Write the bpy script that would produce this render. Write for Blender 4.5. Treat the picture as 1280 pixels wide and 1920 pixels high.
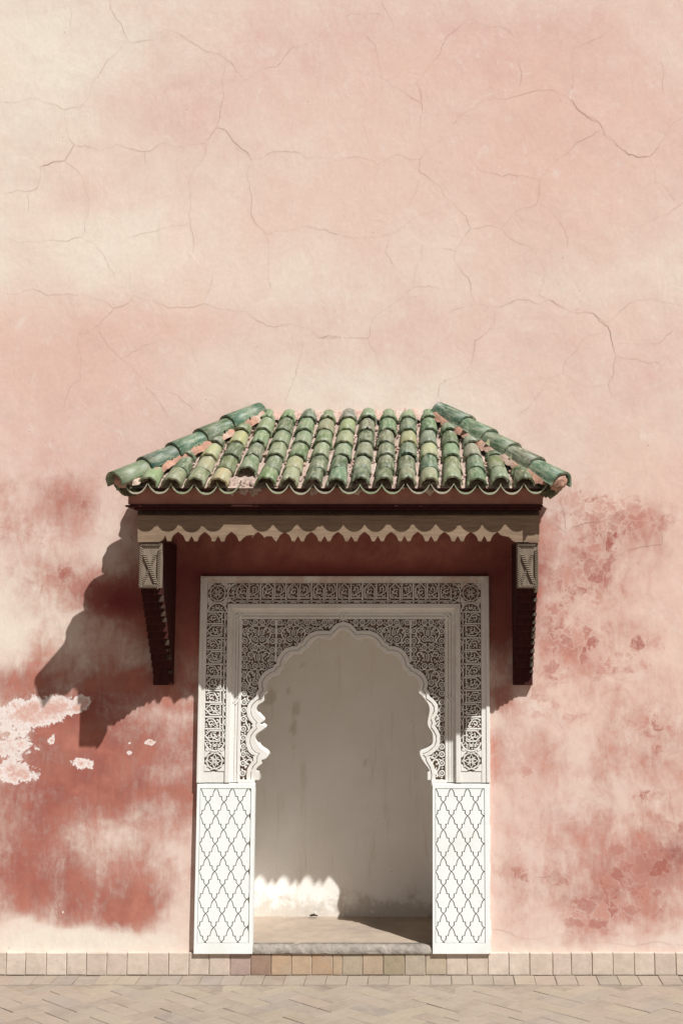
import bpy, math, random
import numpy as np
from mathutils import Vector, Matrix

random.seed(7)
rng = np.random.default_rng(11)
R = math.radians
S = bpy.context.scene
for o in list(bpy.data.objects):
    bpy.data.objects.remove(o)

# ------------------------------------------------------------------ camera, sky, sun, exposure
U = 0.003                       # metres per pixel of the photograph on the wall plane
DPX = 2800.0
D = DPX * U                     # camera to wall
TH = R(8.0)                     # camera tilted up
F = DPX * math.cos(TH)
PPX, PPY = 800.0, 1100.0 - F * math.tan(TH)
FW = Vector((0, math.cos(TH), math.sin(TH)))
UPV = Vector((0, -math.sin(TH), math.cos(TH)))
CX = (800 - 643) * U


def _z0():
    a = (PPY - 1826) / F
    r = FW + UPV * a
    return -(r.z / r.y) * D


CZ = _z0()
CAM = Vector((CX, -D, CZ))


def W(x, y, p=0.0):
    """measured point of the photograph -> world, for a surface standing p metres out of the wall"""
    r = FW + Vector((1, 0, 0)) * ((x - PPX) / F) + UPV * ((PPY - y) / F)
    t = (D - p) / r.y
    return CAM + r * t


def XU(u):
    return (u - 643) * U


def project(X, Y, Z):
    dx, dy, dz = X - CAM.x, Y - CAM.y, Z - CAM.z
    zf = dy * FW.y + dz * FW.z
    up = dy * UPV.y + dz * UPV.z
    return PPX + F * dx / zf, PPY - F * up / zf


cam_d = bpy.data.cameras.new('camera')
cam = bpy.data.objects.new('camera', cam_d)
S.collection.objects.link(cam)
cam.location = CAM
cam.rotation_euler = (R(90) + TH, 0, 0)
cam_d.sensor_fit = 'VERTICAL'
cam_d.sensor_height = 36
cam_d.lens = F / 1920 * 36
cam_d.shift_x = (640 - PPX) / 1920
cam_d.shift_y = (PPY - 960) / 1920
cam_d.clip_start = 0.1
cam_d.clip_end = 500
S.camera = cam

SUNV = Vector((-0.745, 1.0, -1.57))          # direction the sunlight travels
world = bpy.data.worlds.new("World")
S.world = world
world.use_nodes = True
wn = world.node_tree.nodes
wl = world.node_tree.links
bg = wn['Background']
sky = wn.new('ShaderNodeTexSky')
sky.sky_type = 'NISHITA'
sky.sun_disc = False
sky.sun_elevation = math.atan2(1.57, math.hypot(0.745, 1.0))
sky.sun_rotation = math.atan2(0.745, -1.0)
sky.air_density = 0.15
sky.dust_density = 1.5
sky.ozone_density = 0.0
wl.new(sky.outputs[0], bg.inputs[0])
bg.inputs[1].default_value = 0.05

sun_d = bpy.data.lights.new('sun', 'SUN')
sun_d.energy = 5.0
sun_d.angle = R(0.53)
sun_d.color = (1.0, 0.995, 0.975)
sun = bpy.data.objects.new('sun', sun_d)
S.collection.objects.link(sun)
sun.location = (6, -8, 14)
sun.rotation_euler = SUNV.to_track_quat('-Z', 'Y').to_euler()

S.view_settings.view_transform = 'Standard'
S.view_settings.look = 'None'
S.view_settings.gamma = 1
S.view_settings.use_curve_mapping = False
S.view_settings.exposure = 0.10
S.cycles.max_bounces = 8
S.cycles.diffuse_bounces = 6


# ------------------------------------------------------------------ node helpers
class NT:
    def __init__(self, name):
        self.m = bpy.data.materials.new(name)
        self.m.use_nodes = True
        self.t = self.m.node_tree
        self.b = self.t.nodes['Principled BSDF']
        self.b.inputs['Roughness'].default_value = 0.9
        self.b.inputs['Specular IOR Level'].default_value = 0.2
        self._tc = None

    def n(self, typ, **kw):
        nd = self.t.nodes.new(typ)
        for k, v in kw.items():
            setattr(nd, k, v)
        return nd

    def put(self, sock, v):
        if v is None:
            return
        if isinstance(v, bpy.types.NodeSocket):
            self.t.links.new(v, sock)
        elif isinstance(v, (tuple, list)) and len(v) == 3 and sock.type == 'RGBA':
            sock.default_value = (*v, 1)
        else:
            sock.default_value = v

    def co(self):
        if not self._tc:
            self._tc = self.n('ShaderNodeTexCoord')
        return self._tc.outputs['Object']

    def scaled(self, sc, loc=(0, 0, 0), src=None):
        mp = self.n('ShaderNodeMapping')
        self.put(mp.inputs['Vector'], src or self.co())
        mp.inputs['Scale'].default_value = sc
        mp.inputs['Location'].default_value = loc
        return mp.outputs[0]

    def noise(self, scale, detail=4, rough=0.55, vec=None, dist=0.0):
        nd = self.n('ShaderNodeTexNoise')
        self.put(nd.inputs['Vector'], vec or self.co())
        nd.inputs['Scale'].default_value = scale
        nd.inputs['Detail'].default_value = detail
        nd.inputs['Roughness'].default_value = rough
        nd.inputs['Distortion'].default_value = dist
        return nd.outputs['Fac']

    def noise_col(self, scale, detail=3, vec=None):
        nd = self.n('ShaderNodeTexNoise')
        self.put(nd.inputs['Vector'], vec or self.co())
        nd.inputs['Scale'].default_value = scale
        nd.inputs['Detail'].default_value = detail
        return nd.outputs['Color']

    def voro(self, scale, feature='F1', vec=None, rnd=1.0):
        nd = self.n('ShaderNodeTexVoronoi', feature=feature)
        self.put(nd.inputs['Vector'], vec or self.co())
        nd.inputs['Scale'].default_value = scale
        nd.inputs['Randomness'].default_value = rnd
        return nd

    def math(self, op, a, b=None, c=None, clamp=False):
        nd = self.n('ShaderNodeMath', operation=op, use_clamp=clamp)
        self.put(nd.inputs[0], a)
        if b is not None:
            self.put(nd.inputs[1], b)
        if c is not None:
            self.put(nd.inputs[2], c)
        return nd.outputs[0]

    def ramp(self, v, a, b, lo=0.0, hi=1.0, smooth=True):
        nd = self.n('ShaderNodeMapRange')
        nd.interpolation_type = 'SMOOTHSTEP' if smooth else 'LINEAR'
        self.put(nd.inputs[0], v)
        nd.inputs[1].default_value = a
        nd.inputs[2].default_value = b
        nd.inputs[3].default_value = lo
        nd.inputs[4].default_value = hi
        return nd.outputs[0]

    def mix(self, f, a, b, mode='MIX'):
        nd = self.n('ShaderNodeMix', data_type='RGBA', blend_type=mode)
        self.put(nd.inputs[0], f)
        self.put(nd.inputs[6], a)
        self.put(nd.inputs[7], b)
        return nd.outputs[2]

    def vadd(self, a, b, op='ADD'):
        nd = self.n('ShaderNodeVectorMath', operation=op)
        self.put(nd.inputs[0], a)
        self.put(nd.inputs[1], b)
        return nd.outputs[0]

    def warp(self, amt, scale, base=None):
        c = self.noise_col(scale)
        d = self.vadd(c, (0.5, 0.5, 0.5), 'SUBTRACT')
        d2 = self.n('ShaderNodeVectorMath', operation='SCALE')
        self.put(d2.inputs[0], d)
        d2.inputs['Scale'].default_value = amt
        return self.vadd(base or self.co(), d2.outputs[0])

    def attr(self, name):
        return self.n('ShaderNodeAttribute', attribute_name=name).outputs['Fac']

    def bump(self, h, strength=0.3, dist=0.01):
        nd = self.n('ShaderNodeBump')
        nd.inputs['Strength'].default_value = strength
        nd.inputs['Distance'].default_value = dist
        self.put(nd.inputs['Height'], h)
        self.t.links.new(nd.outputs[0], self.b.inputs['Normal'])

    def col(self, c):
        self.put(self.b.inputs['Base Color'], c)

    def rough(self, r):
        self.put(self.b.inputs['Roughness'], r)


def mul(t, f, c):
    """multiply a colour by a grey factor socket"""
    cb = t.n('ShaderNodeCombineColor')
    for i in range(3):
        t.put(cb.inputs[i], f)
    return t.mix(1.0, c, cb.outputs[0], 'MULTIPLY')


# ------------------------------------------------------------------ materials
M = {}


def mat_wall():
    t = NT('limewashed plaster')
    tone, red, flake, peel, deep = (t.attr(a) for a in ('tone', 'red', 'flake', 'peel', 'deep'))
    big = t.noise(1.1, 5, 0.6)
    mid = t.noise(5.0, 6, 0.62)
    fine = t.noise(38.0, 5, 0.6)
    streak = t.noise(1.0, 6, 0.66, vec=t.scaled((26, 26, 6.5)), dist=0.8)
    hstreak = t.noise(1.0, 4, 0.6, vec=t.scaled((6, 6, 30), (3, 1, 7)))
    f = t.math('ADD', tone, t.math('MULTIPLY', t.math('SUBTRACT', big, 0.5), 0.95))
    f = t.math('ADD', f, t.math('MULTIPLY', t.math('SUBTRACT', mid, 0.5), 0.75))
    f = t.math('ADD', f, t.math('MULTIPLY', t.math('SUBTRACT', streak, 0.5), 0.26))
    f = t.math('ADD', f, t.math('MULTIPLY', t.math('SUBTRACT', t.noise(13, 8, 0.7, dist=1.0), 0.5), 0.5))
    base = t.mix(t.ramp(f, -0.1, 1.1, smooth=False), (0.765, 0.69, 0.59), (0.635, 0.40, 0.35))
    # peachy drift
    base = t.mix(t.ramp(t.noise(0.8, 3, 0.5, vec=t.scaled((1, 1, 1), (9, 2, 4))), 0.42, 0.66, 0, 0.55), base, (0.70, 0.478, 0.395))
    # pale scuffs
    sc = t.ramp(t.noise(11.0, 6, 0.72, dist=0.7), 0.54, 0.74, 0, 0.5)
    base = t.mix(sc, base, (0.745, 0.66, 0.595))
    rfin = t.noise(8.0, 9, 0.72, vec=t.scaled((1, 1, 0.7), (2, 5, 1)), dist=0.9)
    rc = t.mix(t.ramp(mid, 0.3, 0.7), (0.305, 0.100, 0.078), (0.44, 0.175, 0.128))
    rc = mul(t, t.ramp(rfin, 0.3, 0.7, 0.80, 1.18, False), rc)
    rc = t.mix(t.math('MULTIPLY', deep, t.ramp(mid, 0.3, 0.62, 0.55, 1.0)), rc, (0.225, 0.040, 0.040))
    # worn red paint
    rv = t.math('ADD', red, t.math('MULTIPLY', t.math('SUBTRACT', mid, 0.5), 0.95))
    rv = t.math('ADD', rv, t.math('MULTIPLY', t.math('SUBTRACT', streak, 0.5), 0.42))
    rv = t.math('ADD', rv, t.math('MULTIPLY', t.math('SUBTRACT', fine, 0.5), 0.26))
    rbig = t.noise(2.4, 9, 0.66, dist=0.35)
    rv = t.math('ADD', rv, t.math('MULTIPLY', t.math('SUBTRACT', rbig, 0.5), 1.15))
    rv = t.math('ADD', rv, t.math('MULTIPLY', t.math('SUBTRACT', rfin, 0.5), 1.0))
    rmask = t.math('MULTIPLY', t.ramp(rv, 0.05, 1.05), t.ramp(red, 0.03, 0.30))
    c = t.mix(rmask, base, rc)
    # flaking islands of red limewash split by pale craquelure
    wv = t.warp(0.05, 34.0, t.warp(0.11, 11.0))
    v1 = t.voro(12.5, 'F1', wv)
    e1 = t.voro(12.5, 'DISTANCE_TO_EDGE', wv).outputs['Distance']
    e2 = t.voro(31.0, 'DISTANCE_TO_EDGE', wv).outputs['Distance']
    sep = t.n('ShaderNodeSeparateColor')
    t.put(sep.inputs[0], v1.outputs['Color'])
    fv = t.math('ADD', flake, t.math('MULTIPLY', t.math('SUBTRACT', sep.outputs[0], 0.5), 0.5))
    fv = t.math('ADD', fv, t.math('MULTIPLY', t.math('SUBTRACT', t.noise(10, 8, 0.74, dist=0.5), 0.5), 2.0))
    isl = t.math('MULTIPLY', t.ramp(fv, 0.46, 0.92), t.ramp(e1, 0.005, 0.12, 0.22, 1.0))
    isl = t.math('MULTIPLY', isl, t.ramp(e2, 0.01, 0.09, 0.55, 1.0))
    isl = t.math('MULTIPLY', isl, t.ramp(flake, 0.04, 0.2))
    fc = t.mix(t.ramp(t.math('ADD', t.math('MULTIPLY', sep.outputs[1], 0.6), t.math('MULTIPLY', mid, 0.5)), 0.3, 0.8), (0.37, 0.135, 0.105), (0.53, 0.27, 0.215))
    iso = t.math('MULTIPLY', isl, t.math('ADD', 0.5, t.math('MULTIPLY', sep.outputs[2], 0.5)))
    c = t.mix(iso, c, fc)
    web = t.math('MULTIPLY', t.ramp(e1, 0.012, 0.05, 1, 0), t.ramp(fv, 0.36, 0.62))
    web = t.math('MULTIPLY', web, t.ramp(flake, 0.1, 0.3))
    c = t.mix(t.math('MULTIPLY', web, 0.17), c, (0.71, 0.53, 0.45))
    # bare white gypsum where the coat has fallen off
    pn = t.noise(19.0, 9, 0.74, dist=0.4)
    pv = t.math('ADD', peel, t.math('MULTIPLY', t.math('SUBTRACT', pn, 0.5), 2.1))
    pmask = t.math('MULTIPLY', t.ramp(pv, 0.46, 0.54), t.ramp(peel, 0.06, 0.12))
    pin = t.ramp(t.math('ADD', pv, t.math('MULTIPLY', t.math('SUBTRACT', t.noise(45, 6, 0.75), 0.5), 0.9)), 0.58, 1.15)
    pc = t.mix(pin, (0.80, 0.72, 0.68), (0.645, 0.40, 0.335))
    pc = t.mix(t.ramp(t.noise(70, 5, 0.7), 0.55, 0.68, 0, 0.6), pc, (0.50, 0.25, 0.20))
    c = t.mix(pmask, c, pc)
    spk = t.math('MULTIPLY', t.ramp(t.noise(75, 3, 0.6), 0.74, 0.78), t.ramp(red, 0.15, 0.5, 0.0, 0.75))
    c = t.mix(spk, c, (0.78, 0.66, 0.60))
    c = mul(t, t.ramp(fine, 0.25, 0.75, 0.95, 1.04, False), c)
    # pinholes
    pit = t.ramp(t.voro(7.0, 'F1').outputs['Distance'], 0.018, 0.026, 0.45, 1.0)
    c = mul(t, pit, c)
    t.col(c)
    trow = t.noise(7.0, 7, 0.6, vec=t.scaled((1, 1, 0.55), (4, 4, 4)), dist=1.2)
    h = t.math('ADD', t.math('MULTIPLY', trow, 0.9), t.math('MULTIPLY', fine, 0.22))
    h = t.math('ADD', h, t.math('MULTIPLY', pmask, -1.1))
    t.bump(h, 0.26, 0.012)
    t.rough(0.93)
    return t.m


def mat_plain(name, col, var=0.12, scale=20, bump=0.2, bscale=None, rough=0.9, dirt=None, dirt_amt=0.5, dist=0.006):
    t = NT(name)
    nz = t.noise(scale, 5, 0.62)
    n2 = t.noise(scale * 0.22, 4, 0.6)
    c = mul(t, t.ramp(nz, 0.25, 0.75, 1 - var, 1 + var, False), (*col,))
    if dirt:
        c = t.mix(t.ramp(n2, 0.48, 0.72, 0, dirt_amt), c, dirt)
    t.col(c)
    t.rough(rough)
    t.bump(t.noise(bscale or scale * 2, 6, 0.65), bump, dist)
    return t.m


def mat_objcol(name, kind):
    t = NT(name)
    oi = t.n('ShaderNodeObjectInfo')
    oc, rnd = oi.outputs['Color'], oi.outputs['Random']
    sh = t.n('ShaderNodeCombineXYZ')
    for i, k in enumerate((37.0, 91.0, 53.0)):
        t.put(sh.inputs[i], t.math('MULTIPLY', rnd, k))
    p = t.vadd(t.co(), sh.outputs[0])
    if kind == 'glaze':
        n1 = t.noise(14, 5, 0.65, vec=p)
        st = t.noise(1, 4, 0.6, vec=t.scaled((60, 12, 60), src=p))
        c = t.mix(t.ramp(st, 0.36, 0.70, 0, 0.7), oc, (0.31, 0.345, 0.235))
        c = t.mix(t.ramp(n1, 0.52, 0.74, 0, 0.6), c, (0.035, 0.085, 0.05))
        c = t.mix(t.ramp(t.noise(22, 4, 0.6, vec=t.vadd(p, (5, 3, 1))), 0.62, 0.74, 0, 0.5), c, (0.19, 0.20, 0.05))
        ch = t.ramp(t.noise(48, 6, 0.72, vec=p), 0.60, 0.64)
        ch2 = t.ramp(t.noise(130, 4, 0.65, vec=p), 0.63, 0.68)
        chm = t.math('MAXIMUM', ch, ch2)
        dust = t.ramp(t.noise(5, 5, 0.65, vec=t.vadd(p, (1, 1, 4))), 0.42, 0.72, 0.0, 0.36)
        c = t.mix(dust, c, (0.36, 0.33, 0.25))
        c = t.mix(t.math('MULTIPLY', chm, 0.85), c, (0.52, 0.45, 0.35))
        # bare clay shows at the rim of the tile
        t.col(c)
        t.rough(t.ramp(t.math('ADD', chm, t.math('MULTIPLY', n1, 0.5)), 0.1, 0.9, 0.44, 0.9))
        t.b.inputs['Specular IOR Level'].default_value = 0.38
        t.bump(t.math('SUBTRACT', t.math('MULTIPLY', n1, 0.7), t.math('MULTIPLY', chm, 0.35)), 0.35, 0.005)
    else:
        n1 = t.noise(26, 6, 0.68, vec=p)
        n2 = t.noise(7, 4, 0.6, vec=p)
        c = mul(t, t.ramp(n1, 0.25, 0.75, 0.84, 1.12, False), oc)
        c = t.mix(t.ramp(n2, 0.46, 0.74, 0, 0.55), c, (0.42, 0.345, 0.275))
        c = t.mix(t.ramp(t.noise(60, 5, 0.7, vec=p), 0.63, 0.74, 0, 0.45), c, (0.46, 0.40, 0.335))
        c = t.mix(t.ramp(t.noise(85, 3, 0.6, vec=t.vadd(p, (2, 7, 3))), 0.68, 0.74, 0, 0.55), c, (0.17, 0.115, 0.08))
        if kind == 'paver':
            ge = t.n('ShaderNodeNewGeometry').outputs['Position']
            d1 = t.noise(2.2, 6, 0.66, vec=ge)
            d2 = t.noise(18, 6, 0.7, vec=ge)
            dm = t.math('ADD', t.ramp(d1, 0.35, 0.65, 0.15, 0.75), t.ramp(d2, 0.4, 0.7, -0.1, 0.2), clamp=True)
            c = t.mix(dm, c, (0.365, 0.305, 0.245))
            c = t.mix(t.ramp(t.noise(4.5, 5, 0.7, vec=t.vadd(ge, (4, 9, 0))), 0.58, 0.72, 0, 0.35), c, (0.24, 0.20, 0.17))
        t.col(c)
        t.rough(0.85)
        t.bump(n1, 0.35, 0.006)
    return t.m


def mat_wood(name, c1, c2, stretch=(5, 60, 60), rough=0.85, bump=0.22):
    t = NT(name)
    g = t.noise(1, 6, 0.66, vec=t.scaled(stretch), dist=0.6)
    g2 = t.noise(1, 4, 0.6, vec=t.scaled(tuple(s * 3.2 for s in stretch)))
    b = t.noise(3.5, 4, 0.6)
    c = t.mix(t.ramp(g, 0.3, 0.7), c1, c2)
    c = mul(t, t.ramp(g2, 0.3, 0.7, 0.82, 1.1, False), c)
    c = mul(t, t.ramp(b, 0.3, 0.7, 0.82, 1.1, False), c)
    c = t.mix(t.ramp(g, 0.62, 0.70, 0, 0.45), c, tuple(x * 0.35 for x in c1))
    t.col(c)
    t.rough(rough)
    t.bump(t.math('ADD', g, t.math('MULTIPLY', g2, 0.4)), bump, 0.004)
    return t.m


def mat_stucco(name='white smooth stucco', a=(0.83, 0.87, 0.85), b=(0.78, 0.77, 0.715), lo=0.48):
    t = NT(name)
    n1 = t.noise(4.0, 5, 0.62)
    n2 = t.noise(40, 5, 0.65)
    c = t.mix(t.ramp(n1, lo, lo + 0.26, 0, 0.55), a, b)
    c = mul(t, t.ramp(n2, 0.25, 0.75, 0.955, 1.03, False), c)
    # reddish wash that ran down from the wall above on to the top moulding
    sp = t.n('ShaderNodeSeparateXYZ')
    t.put(sp.inputs[0], t.co())
    zt = W(640, 1080).z
    wash = t.math('MULTIPLY', t.ramp(sp.outputs[2], zt - 0.19, zt - 0.02), t.ramp(t.noise(1, 5, 0.65, vec=t.scaled((8, 8, 2.2))), 0.36, 0.62))
    c = t.mix(t.math('MULTIPLY', wash, 0.6), c, (0.50, 0.32, 0.235))
    chips = t.ramp(t.noise(26, 6, 0.72, dist=0.5), 0.69, 0.72, 0, 0.45)
    c = t.mix(chips, c, (0.58, 0.46, 0.37))
    t.col(c)
    t.rough(0.8)
    t.bump(t.math('ADD', t.noise(18, 5, 0.6), t.math('MULTIPLY', n2, 0.35)), 0.22, 0.006)
    return t.m


def mat_niche():
    t = NT('niche limewash')
    n1 = t.noise(2.2, 5, 0.6)
    st = t.noise(1, 5, 0.62, vec=t.scaled((16, 16, 1.6)))
    f = t.noise(45, 5, 0.65)
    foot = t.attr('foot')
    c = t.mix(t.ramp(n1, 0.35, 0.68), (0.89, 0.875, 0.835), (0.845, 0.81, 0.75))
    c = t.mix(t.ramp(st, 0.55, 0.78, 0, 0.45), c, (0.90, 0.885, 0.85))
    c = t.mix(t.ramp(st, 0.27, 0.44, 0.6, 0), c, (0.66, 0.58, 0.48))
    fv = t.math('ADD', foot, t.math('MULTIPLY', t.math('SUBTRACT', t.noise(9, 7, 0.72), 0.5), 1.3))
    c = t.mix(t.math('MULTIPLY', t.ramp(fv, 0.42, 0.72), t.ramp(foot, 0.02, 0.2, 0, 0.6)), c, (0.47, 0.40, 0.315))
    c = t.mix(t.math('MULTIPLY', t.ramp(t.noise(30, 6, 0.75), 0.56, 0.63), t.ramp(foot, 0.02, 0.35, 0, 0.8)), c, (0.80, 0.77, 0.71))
    sp = t.attr('spot')
    c = t.mix(t.math('MULTIPLY', sp, 0.42), c, (0.50, 0.42, 0.33))
    pit = t.ramp(t.voro(9.0, 'F1').outputs['Distance'], 0.02, 0.032, 0.5, 1.0)
    c = mul(t, pit, c)
    t.col(c)
    t.rough(0.88)
    h = t.math('ADD', t.math('MULTIPLY', st, 0.6), t.math('MULTIPLY', f, 0.35))
    h = t.math('ADD', h, t.math('MULTIPLY', t.math('MULTIPLY', fv, t.ramp(foot, 0.02, 0.3)), 0.8))
    t.bump(h, 0.3, 0.012)
    return t.m


def mat_pave():
    t = NT('dusty paving bed')
    n = t.noise(9, 6, 0.65)
    c = t.mix(t.ramp(n, 0.3, 0.7), (0.27, 0.22, 0.175), (0.35, 0.29, 0.23))
    mp = t.n('ShaderNodeMapping')
    t.put(mp.inputs['Vector'], t.co())
    mp.inputs['Rotation'].default_value = (0, 0, R(45))
    br = t.n('ShaderNodeTexBrick')
    t.put(br.inputs['Vector'], mp.outputs[0])
    br.inputs['Scale'].default_value = 1.0
    br.inputs['Brick Width'].default_value = 0.22
    br.inputs['Row Height'].default_value = 0.11
    br.inputs['Mortar Size'].default_value = 0.003
    br.inputs['Color1'].default_value = (0.9, 0.9, 0.92, 1)
    br.inputs['Color2'].default_value = (1.05, 1.03, 1.0, 1)
    br.inputs['Mortar'].default_value = (0.7, 0.7, 0.7, 1)
    c = t.mix(1.0, c, br.outputs['Color'], 'MULTIPLY')
    t.col(c)
    t.bump(n, 0.2, 0.006)
    return t.m


M['wall'] = mat_wall()
M['panel'] = mat_stucco()
M['stucco'] = mat_stucco('darker carved stucco', (0.775, 0.755, 0.705), (0.64, 0.585, 0.505), 0.44)  # carved upper portal, a darker and warmer tone than the lower panels
M['groove_shade'] = mat_plain('shade-toned groove', (0.30, 0.25, 0.20), 0.3, 20, 0.2)  # groove floor coloured dark so the shaded lozenge lines read bolder
M['ground'] = mat_plain('brown carving ground', (0.31, 0.22, 0.165), 0.25, 30, 0.4)  # recessed ground behind the carving, browner and darker than the strands
M['niche'] = mat_niche()
M['glaze'] = mat_objcol('green glazed clay', 'glaze')
M['tile'] = mat_objcol('fired clay tile', 'clay')
M['paver'] = mat_objcol('dusty fired clay paving', 'paver')
M['pave'] = mat_pave()
M['mortar'] = mat_plain('pink roof mortar', (0.46, 0.345, 0.285), 0.38, 26, 0.9, 60, dirt=(0.54, 0.455, 0.385), dirt_amt=0.8, dist=0.014)
M['hipmortar'] = mat_plain('ochre hip mortar', (0.44, 0.245, 0.175), 0.32, 22, 0.9, 50, dirt=(0.56, 0.44, 0.355), dirt_amt=0.9, dist=0.012)
M['crust'] = mat_plain('pale crusted mortar', (0.60, 0.40, 0.33), 0.35, 34, 1.0, 55, dirt=(0.66, 0.58, 0.51), dirt_amt=0.95, dist=0.02)
M['moss'] = mat_plain('mossy mortar', (0.10, 0.095, 0.055), 0.45, 30, 1.0, 40, dirt=(0.22, 0.15, 0.10), dist=0.015)
M['redplaster'] = mat_plain('painted red plaster', (0.37, 0.175, 0.135), 0.2, 14, 0.3, dirt=(0.30, 0.10, 0.075), dirt_amt=0.75)
M['redwood'] = mat_wood('dark red painted wood', (0.038, 0.009, 0.008), (0.068, 0.016, 0.013), (30, 30, 6))
M['soffit'] = mat_wood('dark soffit boards', (0.075, 0.022, 0.016), (0.11, 0.04, 0.028), (4, 30, 30))
M['wood'] = mat_wood('weathered cedar', (0.315, 0.225, 0.155), (0.235, 0.16, 0.105), (4.5, 70, 70))
M['darkwood'] = mat_wood('dark carved cedar', (0.05, 0.03, 0.021), (0.085, 0.052, 0.035), (12, 40, 40))
M['greywood'] = mat_wood('grey carved cedar', (0.27, 0.215, 0.165), (0.19, 0.145, 0.105), (60, 60, 7))
M['dullwood'] = mat_wood('dull carved cedar', (0.15, 0.118, 0.088), (0.10, 0.075, 0.055), (60, 60, 7))
M['slab'] = mat_plain('worn niche floor', (0.40, 0.32, 0.25), 0.14, 9, 0.25, 30, dirt=(0.27, 0.22, 0.18), dirt_amt=0.75)
M['lip'] = mat_plain('grey cement lip', (0.31, 0.275, 0.235), 0.4, 24, 0.9, 45, dirt=(0.24, 0.21, 0.18), dirt_amt=0.7, dist=0.012)
M['joint'] = mat_plain('sandy joint mortar', (0.40, 0.325, 0.26), 0.35, 30, 0.5, dirt=(0.10, 0.08, 0.065), dirt_amt=0.95)
M['crack'] = mat_plain('crack', (0.43, 0.285, 0.225), 0.3, 8, 0.0)
M['scrap'] = mat_plain('dry scrap', (0.05, 0.04, 0.03), 0.3, 30, 0.2)


# ------------------------------------------------------------------ mesh helpers
C = S.collection
ROOT = {}


class MB:
    def __init__(self):
        self.v, self.f = [], []

    def add(self, vs, fs):
        o = len(self.v)
        self.v += [tuple(a) for a in vs]
        self.f += [tuple(i + o for i in q) for q in fs]

    def box(self, x0, x1, y0, y1, z0, z1):
        x0, x1 = min(x0, x1), max(x0, x1)
        y0, y1 = min(y0, y1), max(y0, y1)
        z0, z1 = min(z0, z1), max(z0, z1)
        self.add([(x0, y0, z0), (x1, y0, z0), (x1, y1, z0), (x0, y1, z0), (x0, y0, z1), (x1, y0, z1), (x1, y1, z1), (x0, y1, z1)],
                 [(0, 3, 2, 1), (4, 5, 6, 7), (0, 1, 5, 4), (1, 2, 6, 5), (2, 3, 7, 6), (3, 0, 4, 7)])

    def prism(self, pts, p0, p1, cham=0.0):
        """pts = [(x,z)], from depth p0 (back) to p1 (front, towards the viewer)"""
        n = len(pts)
        area = sum(pts[i][0] * pts[(i + 1) % n][1] - pts[(i + 1) % n][0] * pts[i][1] for i in range(n))
        if area < 0:
            pts = pts[::-1]
        rings = [(pts, -p0), (pts, -(p1 - cham))] if cham else [(pts, -p0), (pts, -p1)]
        if cham:
            rings.append((inset(pts, cham), -p1))
        vs = []
        for r, y in rings:
            vs += [(x, y, z) for x, z in r]
        fs = []
        for k in range(len(rings) - 1):
            for i in range(n):
                j = (i + 1) % n
                fs.append((k * n + i, k * n + j, (k + 1) * n + j, (k + 1) * n + i))
        e = (len(rings) - 1) * n
        fs.append(tuple(range(e, e + n)))
        fs.append(tuple(range(n - 1, -1, -1)))
        self.add(vs, fs)

    def ribbon(self, pts, w, p0, p1, closed=False, top=0.6):
        """carved strand following a 2-d path, flat top narrower than its foot"""
        n = len(pts)
        if n < 2:
            return
        vs, fs = [], []
        for i in range(n):
            a = pts[(i - 1) % n] if closed or i > 0 else pts[i]
            b = pts[(i + 1) % n] if closed or i < n - 1 else pts[i]
            dx, dz = b[0] - a[0], b[1] - a[1]
            l = math.hypot(dx, dz) or 1
            nx, nz = -dz / l * w / 2, dx / l * w / 2
            x, z = pts[i]
            vs += [(x + nx, -p0, z + nz), (x + nx * top, -p1, z + nz * top), (x - nx * top, -p1, z - nz * top), (x - nx, -p0, z - nz)]
        m = n if closed else n - 1
        for i in range(m):
            a, b = 4 * i, 4 * ((i + 1) % n)
            for k in range(3):
                fs.append((a + k, a + k + 1, b + k + 1, b + k))
        if not closed:
            fs += [(3, 2, 1, 0), (4 * n - 4, 4 * n - 3, 4 * n - 2, 4 * n - 1)]
        self.add(vs, fs)

    def disc(self, cx, cz, r, p0, p1, n=8, top=0.75):
        vs = []
        for k, (rr, p) in enumerate(((r, p0), (r * top, p1))):
            for i in range(n):
                a = 2 * math.pi * i / n
                vs.append((cx + rr * math.cos(a), -p, cz + rr * math.sin(a)))
        fs = [(i, (i + 1) % n, n + (i + 1) % n, n + i) for i in range(n)] + [tuple(range(n, 2 * n))]
        self.add(vs, fs)

    def mesh(self, name, smooth=False):
        me = bpy.data.meshes.new(name)
        me.from_pydata(self.v, [], self.f)
        me.update()
        if smooth:
            me.polygons.foreach_set('use_smooth', [True] * len(me.polygons))
        return me


def inset(pts, d):
    n = len(pts)
    out = []
    for i in range(n):
        a, b, c = pts[i - 1], pts[i], pts[(i + 1) % n]
        d1 = (b[0] - a[0], b[1] - a[1])
        d2 = (c[0] - b[0], c[1] - b[1])
        l1 = math.hypot(*d1) or 1e-9
        l2 = math.hypot(*d2) or 1e-9
        n1 = (-d1[1] / l1, d1[0] / l1)
        n2 = (-d2[1] / l2, d2[0] / l2)
        nx, nz = n1[0] + n2[0], n1[1] + n2[1]
        l = math.hypot(nx, nz)
        if l < 0.3:
            nx, nz, k = n1[0], n1[1], 1
        else:
            nx, nz = nx / l, nz / l
            k = 1 / max(0.5, nx * n1[0] + nz * n1[1])
        out.append((b[0] + nx * d * k, b[1] + nz * d * k))
    return out


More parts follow.
